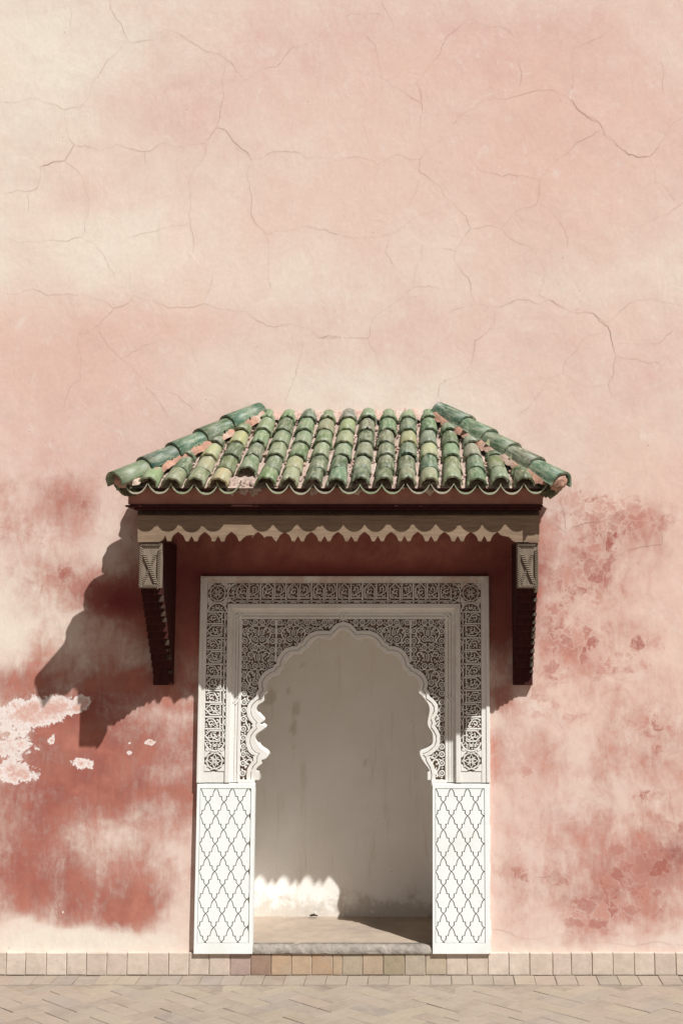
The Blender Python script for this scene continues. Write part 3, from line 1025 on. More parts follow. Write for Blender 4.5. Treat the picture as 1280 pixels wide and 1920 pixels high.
def band_strands(L, H):
    """strands of one inscription cartouche, length L, height H"""
    st = []
    st.append((arc(H * .44 - 1, H / 2, H * .47, 262, 98, 12), 2.8))
    st.append((arc(H * .44 + 1, H / 2, H * .30, 250, 110, 8), 2.0))
    st.append(([(1.5, H * .06), (-1, H * .2)], 4))
    st.append(([(1.5, H * .94), (-1, H * .8)], 4))
    st.append((arc(L - H * .44 + 1, H / 2, H * .47, -82, 82, 12), 2.8))
    st.append((arc(L - H * .44 - 1, H / 2, H * .30, -70, 70, 8), 2.0))
    st.append(([(L - 1.5, H * .06), (L + 1, H * .2)], 4))
    st.append(([(L - 1.5, H * .94), (L + 1, H * .8)], 4))
    n = max(2, round((L - 26) / 24))
    w = (L - 26) / n
    for k in range(n):
        x = 13 + k * w
        b = H * .12
        st.append(([(x, b), (x + w, b)], 2.0))
        st.append(([(x + 2, H * .27), (x + w - 3, H * .27)], 2.2))
        if k % 2 == 0:
            st.append(([(x + 2.5, H * .27), (x + 2.5, H * .74), (x + w / 2, H * .98), (x + w - 2.5, H * .74), (x + w - 2.5, H * .03)], 2.6))
            st.append((arc(x + w / 2 + 1, H * .56, 5.6, 40, 400, 13, 1.2), 2.2))
            st.append((arc(x + w * .40, H * .42, 5, 200, 330, 6), 2.2))
            st.append(([(x + w * .42, H * .66), (x + w * .34, H * .82), (x + w * .52, H * .78)], 2.0))
            st.append(([(x + 4.5, H * .4), (x + 8, H * .5), (x + 6, H * .62)], 2.0))
        else:
            st.append(([(x + w - 1.5, H * .02), (x + w - 1.5, H * .99)], 2.8))
            st.append(([(x + .8, H * .2), (x + .8, H * .99)], 2.6))
            st.append((arc(x + w * .42, H * .70, 5.2, -60, 300, 13, 1.2), 2.2))
            st.append(([(x + w * .25, H * .40), (x + w * .5, H * .47), (x + w * .78, H * .60), (x + w * .80, H * .86)], 2.2))
            st.append((arc(x + w * .62, H * .42, 4, 180, 380, 7, 2), 2.2))
            st.append(([(x + w * .2, H * .52), (x + w * .14, H * .40), (x + w * .32, H * .36)], 2.0))
            st.append(([(x + w * .65, H * .95), (x + w * .78, H * .84)], 2.4))
        st.append(([(x + w * .3, H * .03), (x + w * .5, H * .07), (x + w * .75, H * .02)], 1.8))
    # small leaves in the pointed ends
    for xx, sg in ((6, 1), (L - 6, -1)):
        st.append(([(xx, H * .25), (xx + sg * 3, H * .5), (xx, H * .75)], 2.4))
    return st


def rosette_strands(c, r):
    st = [(arc(c, c, r, 0, 360, 22)[:-1], 2.0, True)]
    for k in range(10):
        a = k * 36
        st.append((arc(c + r * 1.02 * math.cos(R(a)), c + r * 1.02 * math.sin(R(a)), 2.2, a - 100, a + 100, 4), 1.4, False))
    for k in range(4):
        a = R(90 * k)
        ca_, sa_ = math.cos(a), math.sin(a)
        pet = [(2.0, 0), (r * .45, r * .22), (r * .86, 0), (r * .45, -r * .22)]
        st.append(([(c + x * ca_ - y * sa_, c + x * sa_ + y * ca_) for x, y in pet], 1.5, True))
        a = R(90 * k + 45)
        st.append(([(c + 1.2 * math.cos(a), c + 1.2 * math.sin(a)), (c + r * .7 * math.cos(a), c + r * .7 * math.sin(a))], 1.7, False))
    return st


def fillers(mb, pts, test, x0, x1, z0, z1, gap, r, p0, p1, tries, seed):
    """small buds and dots in what the strands leave open"""
    rs = np.random.default_rng(seed)
    P = np.array(pts)
    for _ in range(tries):
        q = np.array([x0 + (x1 - x0) * rs.random(), z0 + (z1 - z0) * rs.random()])
        if np.min(np.sum((P - q) ** 2, 1)) < gap * gap or not test(q):
            continue
        a = rs.random() * math.pi
        mb.ribbon([(q[0] - math.cos(a) * r, q[1] - math.sin(a) * r), (q[0], q[1]), (q[0] + math.cos(a) * r * .9, q[1] + math.sin(a) * r * .9)], r * 1.5, p0, p1 - 0.002 * rs.random(), False, .55)
        P = np.vstack([P, q[None], [[q[0] - math.cos(a) * r, q[1] - math.sin(a) * r]], [[q[0] + math.cos(a) * r, q[1] + math.sin(a) * r]]])


def dense(pts, step=0.004, closed=False):
    out = []
    pp = list(pts) + ([pts[0]] if closed else [])
    for a, b in zip(pp, pp[1:]):
        n = max(1, int(math.dist(a, b) / step))
        out += [(a[0] + (b[0] - a[0]) * k / n, a[1] + (b[1] - a[1]) * k / n) for k in range(n)]
    return out + [pp[-1]]


def carve(mb, strands, tf, p0, p1, sc=U, box=None):
    used = []
    for s in strands:
        pts, w = s[0], s[1]
        cl = len(s) > 2 and s[2]
        used += dense([tf(*q) for q in pts], .004, cl)
        mb.ribbon([tf(*q) for q in pts], w * 1.25 * sc, p0, p1, cl, .7)
    if box:
        fillers(mb, used, lambda q: True, *box, 0.0084, 0.0050, p0, p1, 3500, 5)


bw = A[3][0] - A[2][0]
H = bw / U
zt_band, zc0 = A[2][2], A[3][2]
# top band
top = MB()
carve(top, band_strands((A[3][1] - A[3][0]) / U - 4, H), lambda s, t: (A[3][0] + (s + 2) * U, A[3][2] + t * U), PG - .001, PO - 0.003, box=(A[3][0] + .006, A[3][1] - .006, A[3][2] + .006, A[2][2] - .006))
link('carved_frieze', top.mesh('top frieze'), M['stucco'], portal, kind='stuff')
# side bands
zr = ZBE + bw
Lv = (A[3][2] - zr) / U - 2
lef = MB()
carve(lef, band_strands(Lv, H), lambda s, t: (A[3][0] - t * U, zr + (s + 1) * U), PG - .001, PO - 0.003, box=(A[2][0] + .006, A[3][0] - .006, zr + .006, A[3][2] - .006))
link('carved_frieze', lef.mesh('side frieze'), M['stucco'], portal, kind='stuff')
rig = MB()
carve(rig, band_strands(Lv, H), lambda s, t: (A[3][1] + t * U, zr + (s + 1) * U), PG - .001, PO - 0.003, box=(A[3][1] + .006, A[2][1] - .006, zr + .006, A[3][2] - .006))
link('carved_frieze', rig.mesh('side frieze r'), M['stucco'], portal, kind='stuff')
for (cx, cz) in ((A[2][0] + bw / 2, A[3][2] + bw / 2), (A[2][1] - bw / 2, A[3][2] + bw / 2), (A[2][0] + bw / 2, ZBE + bw / 2), (A[2][1] - bw / 2, ZBE + bw / 2)):
    rm = MB()
    c = H / 2
    carve(rm, rosette_strands(c, H * .37), lambda s, t: (cx + (s - c) * U, cz + (t - c) * U), PG - .001, PO - 0.003)
    # filled spandrels round the rosette
    for sx in (-1, 1):
        for sz in (-1, 1):
            q = [(0.49, 0.49)] + [(0.49, 0.17)] + [(0.46 * math.cos(R(a)), 0.46 * math.sin(R(a))) for a in (20, 33, 45, 57, 70)] + [(0.17, 0.49)]
            rm.prism([(cx + sx * a * bw, cz + sz * b * bw) for a, b in q], PG - .001, PO - .006, 0.0015)
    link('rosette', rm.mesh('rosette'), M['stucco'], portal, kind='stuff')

# --- lobed arch
GRO = [(643.5, 1173), (634, 1176), (625.6, 1184), (620, 1190), (608, 1189.5), (595, 1190), (584, 1194), (575.7, 1202), (570.6, 1210), (563.7, 1213), (558.6, 1218.7), (550, 1218.5), (540.5, 1221.3),
       (533, 1227), (528.5, 1234), (525.5, 1241), (525, 1248), (519, 1251.5), (515.6, 1258), (508.7, 1260), (500, 1266), (494, 1273), (491, 1280.6), (491, 1287), (493, 1293), (487, 1301), (486.4, 1310),
       (477, 1317), (471.8, 1324), (469.5, 1332), (471, 1340.8), (475, 1348), (481, 1354.5), (479, 1360), (481, 1366.5), (475.5, 1372), (470, 1380), (468, 1388), (469, 1396), (472.5, 1405), (478.7, 1411), (486, 1413.4),
       (482, 1419), (481.4, 1430), (475, 1436), (471, 1444), (469.5, 1455), (470, 1463)]
INN = [(643.5, 1181), (634, 1184), (627, 1192), (620, 1198), (611, 1199), (598, 1195.5), (588, 1200), (582, 1206), (577, 1215), (570, 1218), (564, 1226), (552, 1225.5), (545, 1230), (538, 1237), (533, 1245), (531, 1254),
       (525, 1257), (521, 1266), (510, 1268), (503, 1275), (500, 1284), (501, 1298), (495, 1304), (494, 1315), (484, 1322), (480.5, 1330), (485, 1338), (494.7, 1349), (492, 1354), (487, 1357), (494, 1359), (497.8, 1364),
       (490, 1370.5), (480, 1378), (479, 1386), (483, 1394), (488.5, 1402), (499, 1409), (503, 1416), (498, 1423), (490, 1426), (491, 1432), (484, 1438), (480, 1444), (485, 1447), (485, 1463)]


def w2(l, p=PI):
    return [(W(x, y, p).x, W(x, y, p).z) for x, y in l]


def smooth(l):
    out = []
    for i in range(len(l) - 1):
        a, b, c, d = l[max(i - 1, 0)], l[i], l[i + 1], l[min(i + 2, len(l) - 1)]
        for k in range(3):
            t = k / 3
            out.append(tuple(0.5 * (2 * b[q] + (c[q] - a[q]) * t + (2 * a[q] - 5 * b[q] + 4 * c[q] - d[q]) * t * t + (3 * b[q] - a[q] - 3 * c[q] + d[q]) * t ** 3) for q in (0, 1)))
    out.append(l[-1])
    return out


GRO_R = [q for q in GRO if q[1] < 1325] + [(471, 1334), (477.6, 1347), (474.5, 1356), (477, 1363), (471, 1371), (466.4, 1380), (466.4, 1390), (469.5, 1400), (481, 1410), (491, 1414.4), (486, 1419), (484.5, 1426), (477, 1439), (474, 1451), (474.5, 1463)]
INN_R = [q for q in INN if q[1] < 1310] + [(484, 1318), (480, 1330), (481, 1340), (483.5, 1355), (481, 1364), (474.5, 1374), (473, 1390), (476, 1397.5), (486, 1404.5), (496.4, 1410), (496, 1417.5), (489.5, 1429), (481, 1440), (478.5, 1446), (482, 1448), (482, 1463)]
MX = W(643.5, 1170, PI).x


def mir(l):
    return [(2 * MX - x, z) for x, z in l]


def off_line(l, d):
    """offset an open line to its outer (left/up) side"""
    out = []
    for i in range(len(l)):
        a, b = l[max(i - 2, 0)], l[min(i + 2, len(l) - 1)]
        dx, dz = b[0] - a[0], b[1] - a[1]
        q = math.hypot(dx, dz)
        out.append((l[i][0] + dz / q * d, l[i][1] - dx / q * d))
    out[0] = (l[0][0], l[0][1] + d)
    return out


def lobes(G, I):
    gro, innr = w2(G), w2(smooth(I[:-1]) + [I[-1]])
    outl = off_line(gro, 0.0225)
    outl = [(min(x, MX), z) for x, z in outl]
    outl[0] = (MX, gro[0][1] + 0.024)
    gin = off_line(gro, 0.0019)
    gout = off_line(gro, -0.0019)
    for gg in (gin, gout):
        gg[0] = (MX, gg[0][1])
        gg[-1] = (gg[-1][0], gro[-1][1])
    outl[-1] = (outl[-1][0], gro[-1][1])
    innr[0] = (MX, innr[0][1])
    return outl, gin, gout, innr, gro[-1][1]


LOB = (lobes(GRO, INN), lobes(GRO_R, INN_R))
zbot = LOB[0][4]
sx0, sx1, sz1 = A[7][0], A[7][1], A[7][2]
arch = MB()
lip = MB()
sp = MB()
for fl, (outl, gin, gout, innr, _z) in zip((lambda l: l, mir), LOB):
    arch.prism(fl(outl + gin[::-1]), -0.03, PI + 0.003, 0.0012)
    arch.prism(fl(gin + gout[::-1]), -0.03, PI - 0.012)
    lip.prism(fl(gout + innr[::-1]), -0.085, PI - 0.001, 0.0025)
    sp.prism(fl([(MX, sz1)] + [(sx0, sz1), (sx0, zbot)] + outl[::-1]), -0.03, -0.008)
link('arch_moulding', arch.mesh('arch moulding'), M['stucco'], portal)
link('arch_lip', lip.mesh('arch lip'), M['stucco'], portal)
link('spandrel_ground', sp.mesh('spandrel ground'), M['ground'], portal)
# slab that closes the arch panel below the lobes and behind the frame
bk = MB()
bk.box(HX0 - 0.03, A[4][0], 0.028, 0.07, ZB, HZ1 + 0.02)
bk.box(A[4][1], HX1 + 0.03, 0.028, 0.07, ZB, HZ1 + 0.02)
bk.box(A[4][0], A[4][1], 0.032, 0.07, sz1 - 0.004, HZ1 + 0.02)
link('arch_backing', bk.mesh('arch backing'), M['stucco'], portal)

# corner knots and crossings of the inner frame
kn = MB()
for xk, yk, a in ((447.5, 1155, 45), (839.5, 1155, 135), (643.5, 1156, 60), (444, 1312, 55), (843, 1312, 125)):
    c = W(xk, yk, PI)
    d = (math.cos(R(a)), math.sin(R(a)))
    for o_ in (-0.008, 0.008):
        kn.ribbon([(c.x + d[1] * o_ - d[0] * .022, c.z - d[0] * o_ - d[1] * .022), (c.x + d[1] * o_ + d[0] * .022, c.z - d[0] * o_ + d[1] * .022)], 0.010, PI - .002, PI + .008, top=.8)
link('frame_knots', kn.mesh('frame knots'), M['stucco'], portal, kind='stuff')


def inside(pt, poly):
    x, y = pt
    c = False
    for i in range(len(poly)):
        a, b = poly[i - 1], poly[i]
        if (a[1] > y) != (b[1] > y) and x < (b[0] - a[0]) * (y - a[1]) / (b[1] - a[1]) + a[0]:
            c = not c
    return c


def spandrel_unit():
    """arabesque unit 64 x 80 px, origin at its top centre, y downwards"""
    st = []
    for s in (-1, 1):
        for (x, y) in ((6.2, 6), (6.2, 36), (6.2, 52), (25.8, 6), (25.8, 22), (26.0, 40), (25.8, 56), (25.8, 72)):
            st.append((arc(s * x, y, 4.6, 0, 360, 11)[:-1], 1.7, True))
            for k in range(4):
                a = 45 + 90 * k
                st.append(([(s * x + .4 * math.cos(R(a)), y + .4 * math.sin(R(a))), (s * x + 2.3 * math.cos(R(a)), y + 2.3 * math.sin(R(a)))], 1.25, False))
        # large curling palm leaf
        st.append((arc(s * 15.5, 21, 7.0, -90 - s * 120, -90 + s * 190, 15, 2.6), 2.1, False))
        st.append(([(s * 22, 24), (s * 21, 31), (s * 17.5, 36), (s * 15.5, 41), (s * 19, 45)], 2.2, False))
        st.append(([(s * 16, 30), (s * 14, 34), (s * 15.5, 41)], 1.8, False))
        st.append(([(s * 1.5, 14), (s * 5, 12), (s * 11, 13), (s * 15, 12.5)], 1.8, False))
        st.append(([(s * 2.2, 20), (s * 3.2, 25), (s * 2.2, 30)], 1.4, False))
        st.append(([(s * 5.0, 18), (s * 7.0, 24), (s * 6, 30)], 1.4, False))
        st.append((arc(s * 15.5, 66, 7.0, -90 - s * 120, -90 + s * 190, 15, 2.6), 2.1, False))
        st.append(([(s * 1.5, 60), (s * 6, 57), (s * 12, 58), (s * 15, 57)], 1.8, False))
        st.append(([(s * 2.4, 64), (s * 3.4, 69), (s * 2.2, 76)], 1.4, False))
        st.append(([(s * 5.6, 62), (s * 7.6, 69), (s * 5.6, 77)], 1.4, False))
        # bud
        st.append(([(s * 16, 3), (s * 13.4, 8), (s * 16, 11.5), (s * 18.6, 8)], 1.4, True))
        st.append(([(s * 16, 47), (s * 13.4, 51), (s * 16, 55), (s * 18.6, 51)], 1.4, True))
        st.append(([(s * 20, 14), (s * 22, 16), (s * 25.8, 17)], 1.6, False))
        st.append(([(s * 31.2, 1), (s * 31.2, 79)], 1.5, False))
        st.append(([(s * 20, 76), (s * 22, 74), (s * 17, 79)], 1.6, False))
        st.append(([(s * 2, 44), (s * 5, 46.5), (s * 11, 44), (s * 15.5, 41)], 1.7, False))
    st.append(([(0, 12), (0, 31)], 1.5, False))
    st.append(([(0, 58), (0, 78)], 1.5, False))
    return st


for fl in (0, 1):
    outl = LOB[fl][0]
    poly = [(MX, sz1)] + [(sx0, sz1), (sx0, zbot)] + outl[::-1]
    ins = MB()
    allp = []
    for col in range(0, 4):
        for row in range(0, 5):
            ox, oy = 32 + col * 64, row * 80
            for (pts, w, cl) in spandrel_unit():
                P = [(sx0 + (ox + x - 1.0) * U, sz1 - (oy + y) * U) for x, y in pts]
                keep = [inside(q, poly) for q in P]
                if all(keep):
                    runs = [(P, cl)]
                else:
                    runs, cur = [], []
                    for q, k in zip(P, keep):
                        if k:
                            cur.append(q)
                        else:
                            if len(cur) > 1:
                                runs.append((cur, False))
                            cur = []
                    if len(cur) > 1:
                        runs.append((cur, False))
                for r_, c_ in runs:
                    if fl:
                        r_ = mir(r_)
                    allp += dense(r_, .004, c_)
                    ins.ribbon(r_, w * 1.6 * U, -0.009, PI - 0.001 - random.uniform(0, .002), c_, top=.62)
    pl = mir(poly) if fl else poly
    allp += dense(pl, .004, True)
    xsn = [q[0] for q in pl]
    fillers(ins, allp, lambda q: inside(q, pl), min(xsn), max(xsn), zbot, sz1, 0.0068, 0.0058, -0.009, PI - 0.002, 5000, 17 + fl)
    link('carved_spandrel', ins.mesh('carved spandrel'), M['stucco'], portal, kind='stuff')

# --- lower panels with incised lozenges
SEG = [(0, 0), (.10, .05), (.22, .15), (.34, .33), (.42, .55), (.43, .58), (.69, .59), (.70, .81), (.78, .87), (.88, .93), (1, 1)]
PP = 0.040
for k, (xa, xb, xo_a, xo_b) in enumerate(((366.5, 475.5, 372.2, 468.5), (810.5, 917.5, 815.5, 908.5))):
    x0, x1 = W(xa, 1620, PP).x, W(xb, 1620, PP).x
    z0, z1 = Z_PL - 0.001, wz(1470, PP)
    px0, px1 = W(xo_a, 1620, PP).x, W(xo_b, 1620, PP).x
    pz0, pz1 = wz(1769, PP), wz(1478.5, PP)
    pan = MB()
    gv = MB()
    gv.prism([(px0 - .003, pz0 - .003), (px1 + .003, pz0 - .003), (px1 + .003, pz1 + .003), (px0 - .003, pz1 + .003)], 0.001, PP - 0.012, 0)
    pan.prism([(x0 + .001, z0), (x1 - .001, z0), (x1 - .001, z1 - .001), (x0 + .001, z1 - .001)], -0.02, 0.0005, 0)
    for q in ([(x0, z0), (px0, pz0), (px0, pz1), (x0, z1)], [(px1, pz0), (x1, z0), (x1, z1), (px1, pz1)], [(x0, z1), (px0, pz1), (px1, pz1), (x1, z1)], [(x0, z0), (x1, z0), (px1, pz0), (px0, pz0)]):
        pan.prism(q, 0.0, PP, 0.0012)
    pb_ = link('base_panel', pan.mesh('base panel'), M['panel'], portal)
    link('groove_bed', gv.mesh('groove bed'), M['groove_shade'], pb_)
    hw, hh = 29.5 / 2 * U * 1.0, 24.5 * U
    base = px0 - hw * 0.0
    for r in range(-1, 13):
        for c in range(-1, 5):
            cx = base + (2 * c + (r % 2)) * hw * 1.0 + (0.0)
            cz = pz1 - r * hh
            rt = [(cx + a * hw, cz - b * hh) for a, b in SEG]
            rb = [(cx + hw - a * hw, cz - hh - b * hh) for a, b in SEG]
            lb = [(cx - hw + a * hw, cz - hh - b * hh) for a, b in SEG]
            lt = [(cx - a * hw, cz - b * hh) for a, b in SEG]
            poly = rt[:-1] + rb[:-1] + lb[::-1][:-1] + lt[::-1][:-1]
            poly = poly[::-1]
            area = sum(poly[i - 1][0] * poly[i][1] - poly[i][0] * poly[i - 1][1] for i in range(len(poly)))
            if area < 0:
                poly = poly[::-1]
            poly = inset(poly, 0.0027)
            gp = 0.0026
            poly = clip_rect(poly, px0 + gp, px1 - gp, pz0 + gp, pz1 - gp)
            if len(poly) < 3:
                continue
            area = abs(sum(poly[i - 1][0] * poly[i][1] - poly[i][0] * poly[i - 1][1] for i in range(len(poly)))) / 2
            if area < 2.5e-4:
                continue
            lz = MB()
            lz.prism(poly, PP - 0.013, PP - 0.0005 + random.uniform(-.0007, .0004))
            link('lozenge', lz.mesh('lozenge'), M['panel'], pb_)

# capital blocks where the arch meets the panels
for s in (0, 1):
    cb = MB()
    xs_ = [(XU(453), XU(484))] if s == 0 else [(2 * MX - XU(481), 2 * MX - XU(453))]
    for a, b_ in xs_:
        cb.box(a, b_, 0.08, -0.034, wz(1476), wz(1463.5))
    link('impost', cb.mesh('impost'), M['stucco'], portal, bevel=0.006)
# ragged plaster edge between portal and wall
rg = MB()
for side, xx in ((0, x1), (1, None)):
    pass
for (xe, sgn) in ((W(917.5, 1620, 0.02).x, 1),):
    n = 150
    vs = []
    za, zb_ = Z_PL, wz(1330)
    for i in range(n + 1):
        z = za + (zb_ - za) * i / n
        j = float(fbm(np.array([z * 20 + 3]), np.array([4.0]), 91, 4)[0])
        vs += [(xe - 0.004, -0.036, z), (xe + sgn * (0.002 + j * 0.010), -0.024 + j * .01, z), (xe + sgn * (0.006 + j * 0.018), 0.012, z)]
    rg.add(vs, [(3 * i + k, 3 * i + 3 + k, 3 * i + 4 + k, 3 * i + 1 + k) for i in range(n) for k in range(2)])
link('plaster_edge', rg.mesh('plaster edge', True), M['stucco'], portal)

# ------------------------------------------------------------------ tiled canopy
PE = 0.69                                    # eave line
canopy = empty('tiled_canopy', (0, 0, W(640, 1285).z), 'green glazed tile canopy with scalloped wooden valance on two carved brackets above the niche', 'canopy')
ZE = W(800, 921, PE).z                       # level on which the cover tiles stand at the eave
ZTOP = W(800, 786, 0.0).z
EL, ER, TL, TR = XU(264), XU(1028), XU(480), XU(826)
RISE = ZTOP - ZE
SL = math.hypot(PE, RISE)


def hip_x(t, right=False):
    return (ER + (TR - ER) * t) if right else (EL + (TL - EL) * t)


def rough_patch(name, corner, nu, nv, amp, freq, seed, mat, parent=canopy, push=None):
    """bilinear patch a,b,c,d roughened along its normal"""
    a, b, c, d = [Vector(q) for q in corner]
    nrm = (b - a).cross(d - a).normalized()
    us, vs_ = np.meshgrid(np.linspace(0, 1, nu + 1), np.linspace(0, 1, nv + 1))
    L1, L2 = (b - a).length, (d - a).length
    nz = fbm(us * L1 * freq + 11, vs_ * L2 * freq + 17, seed, 4) * amp * np.clip(0.12 + vs_ * 7, 0, 1)
    m_ = MB()
    pts = []
    for j in range(nv + 1):
        for i in range(nu + 1):
            u, v = us[j, i], vs_[j, i]
            P = a * (1 - u) * (1 - v) + b * u * (1 - v) + c * u * v + d * (1 - u) * v
            pts.append(P + nrm * float(nz[j, i]))
    m_.add(pts, [(j * (nu + 1) + i, j * (nu + 1) + i + 1, (j + 1) * (nu + 1) + i + 1, (j + 1) * (nu + 1) + i) for j in range(nv) for i in range(nu)])
    return link(name, m_.mesh(name, True), mat, parent)


# mortar beds of the three slopes (the front one stops short of the eave so that the tile mouths stay open)
ins_ = 0.018
k_ = ins_ / PE
rough_patch('mortar_bed', [(hip_x(k_) + .02, -PE + ins_, ZE + RISE * k_ + .006), (hip_x(k_, True) - .02, -PE + ins_, ZE + RISE * k_ + .004), (TR, 0.01, ZTOP + .004), (TL, 0.01, ZTOP + .004)], 150, 60, 0.034, 26, 21, M['mortar'])
rough_patch('mortar_bed', [(EL + ins_, 0.01, ZE + .02), (EL + ins_, -PE + ins_, ZE + .02), (TL, 0.0, ZTOP), (TL, 0.01, ZTOP)], 50, 40, 0.015, 28, 23, M['mortar'])
rough_patch('mortar_bed', [(ER - ins_, -PE + ins_, ZE + .02), (ER - ins_, 0.01, ZE + .02), (TR, 0.01, ZTOP), (TR, 0.0, ZTOP)], 50, 40, 0.015, 28, 25, M['mortar'])


def barrel(name, r0, r1, length, th=0.010, n=10, span=180, flip=False, sq=1.0, wob=0.0, seed=0):
    """half-round tile, y from 0 (lower, wide end) to length"""
    b = MB()
    vs = []
    rs = random.Random(seed)
    ph = [rs.uniform(0, 6.28) for _ in range(6)]
    nick = rs.uniform(.2, .8) * n
    for q, (y, ro) in enumerate(((0, r0), (length * .5, (r0 + r1) / 2), (length, r1))):
        for rr in (ro, ro - th):
            for i in range(n + 1):
                a = R(90 - span / 2 + span * i / n)
                k = 1 + wob * (math.sin(2 * a + ph[q]) + 0.6 * math.sin(5 * a + ph[q + 3]))
                e = wob * 0.10 * (math.sin(3 * a + ph[1]) + math.sin(7 * a + ph[2])) if q == 0 else 0
                if q == 0 and wob and seed % 3 == 0 and abs(i - nick) < 1.2:
                    e += 0.007
                z = rr * k * math.sin(a) * sq
                vs.append((rr * k * math.cos(a), y + e, -z if flip else z))
    m_ = n + 1
    fs = []
    for s in range(2):
        o, q = s * 2 * m_, (s + 1) * 2 * m_
        for i in range(n):
            fs.append((o + i, o + i + 1, q + i + 1, q + i))
            fs.append((o + m_ + i, q + m_ + i, q + m_ + i + 1, o + m_ + i + 1))
        for i in (0, n):
            fs.append((o + i, q + i, q + m_ + i, o + m_ + i))
    for o in (0, 4 * m_):
        for i in range(n):
            fs.append((o + i, o + m_ + i, o + m_ + i + 1, o + i + 1))
    b.add(vs, fs)
    me = b.mesh(name)
    me.polygons.foreach_set('use_smooth', [len(p.vertices) == 4 and abs(p.normal.y) < 0.8 for p in me.polygons])
    return me


cover_meshes = [barrel('cover tile', 0.0535 * s, 0.045 * s, 0.17, n=16, wob=0.028, seed=q) for q, s in enumerate((1.0, 1.03, 0.97, 1.01, 0.985, 1.04, 0.96, 1.0, 1.02))]
def pan_tile(name, w, depth, length, th=0.010, n=14):
    b = MB()
    vs = []
    for (y, k) in ((0, 1.0), (length, 0.9)):
        for t_ in (0, th):
            for i in range(n + 1):
                u = -1 + 2 * i / n
                vs.append((u * w * k, y, -depth * k * (1 - abs(u) ** 2.4) + t_ * (1 - 0.3 * abs(u))))
    m_ = n + 1
    fs = []
    for i in range(n):
        fs += [(i + 1, i, 2 * m_ + i, 2 * m_ + i + 1), (m_ + i, m_ + i + 1, 3 * m_ + i + 1, 3 * m_ + i), (i, i + 1, m_ + i + 1, m_ + i), (2 * m_ + i + 1, 2 * m_ + i, 3 * m_ + i, 3 * m_ + i + 1)]
    for i in (0, n):
        fs.append((i, m_ + i, 3 * m_ + i, 2 * m_ + i))
    b.add(vs, fs)
    return b.mesh(name)


pan_mesh = pan_tile('pan tile', 0.0605, 0.051, 0.16)
hip_mesh = barrel('hip tile', 0.072, 0.060, 0.26, th=0.012, n=18, span=196, wob=0.02, seed=1)

GREEN = [(0.045, 0.095, 0.055), (0.065, 0.12, 0.065), (0.09, 0.15, 0.085), (0.13, 0.185, 0.11), (0.18, 0.22, 0.14), (0.26, 0.28, 0.17), (0.10, 0.12, 0.06), (0.05, 0.10, 0.068), (0.165, 0.19, 0.145), (0.31, 0.315, 0.20), (0.075, 0.10, 0.055), (0.11, 0.165, 0.11), (0.055, 0.085, 0.045), (0.20, 0.225, 0.18)]


def frame(origin, up, nrm):
    up = up.normalized()
    x = up.cross(nrm).normalized()
    z = x.cross(up).normalized()
    m_ = Matrix(((x.x, up.x, z.x), (x.y, up.y, z.y), (x.z, up.z, z.z))).to_4x4()
    return Matrix.Translation(origin) @ m_


def tile(me, origin, up, nrm, name='roof_tile', col=None, roll=0.0, tilt=0.0, label=None):
    mw = frame(origin, up, nrm) @ Matrix.Rotation(tilt, 4, 'X') @ Matrix.Rotation(roll, 4, 'Y')
    c = col or tuple(v * random.uniform(.85, 1.15) for v in [(g_[0] * 1.1, g_[1] * 1.03, g_[2] * .86) for g_ in (random.choice(GREEN),)][0])
    return link(name, me, M['glaze'], canopy, mw, color=c, label=label)


# front slope
NF = Vector((0, -RISE, PE)).normalized()
DF = Vector((0, PE, RISE))
EXPO = 0.150
MISSING = {(4, 0), }
for i in range(17):
    ub = XU(315.6 + 40.82 * i)
    ut = XU(499 + 37.9 * (i - 4))
    up = Vector((ut - ub, PE, RISE))
    Ls = up.length
    r = 0
    while True:
        t = r * EXPO / Ls
        lo = t + 0.015
        pos = Vector((ub, -PE, ZE)) + up * t
        if t > 0.95:
            break
        lim = 0.012
        mid_t = min(1, t + 0.07 / Ls)
        xm = ub + (ut - ub) * mid_t
        if xm - lim < hip_x(mid_t) or xm + lim > hip_x(mid_t, True):
            break
        if (i, r) not in MISSING:
            jit = Vector((random.uniform(-.005, .005), 0, 0))
            tile(random.choice(cover_meshes), pos + jit + NF * ((0.020 if r == 0 else 0.008) + random.uniform(0, .003)) - up.normalized() * (random.uniform(-.006, .004) - (0.016 if r == 0 else 0)), up, NF, tilt=-0.055 + random.uniform(-.02, .012), roll=random.uniform(-.07, .07))
        r += 1
# side slopes
for side in (0, 1):
    ex = EL if side == 0 else ER
    sgn = 1 if side == 0 else -1
    tx = TL if side == 0 else TR
    up = Vector((tx - ex, 0, RISE))
    nr = Vector((-RISE * sgn, 0, abs(tx - ex))).normalized()
    for j in range(5):
        y = -PE + 0.085 + 0.128 * j
        tmax = 1 + y / PE
        tmax = (y + PE) / PE
        r = 0
        while r * EXPO / up.length < tmax - 0.08:
            tile(random.choice(cover_meshes), Vector((ex - sgn * 0.01, y, ZE)) + up * (r * EXPO / up.length) + nr * 0.006, up, nr, tilt=-0.055)
            r += 1
        pm = Vector((ex - sgn * 0.034, y + 0.064, ZE + 0.030))
        if y + 0.064 < -0.03:
            tile(pan_mesh, pm, up, nr, 'eave_tile', col=(0.22, 0.25, 0.15))
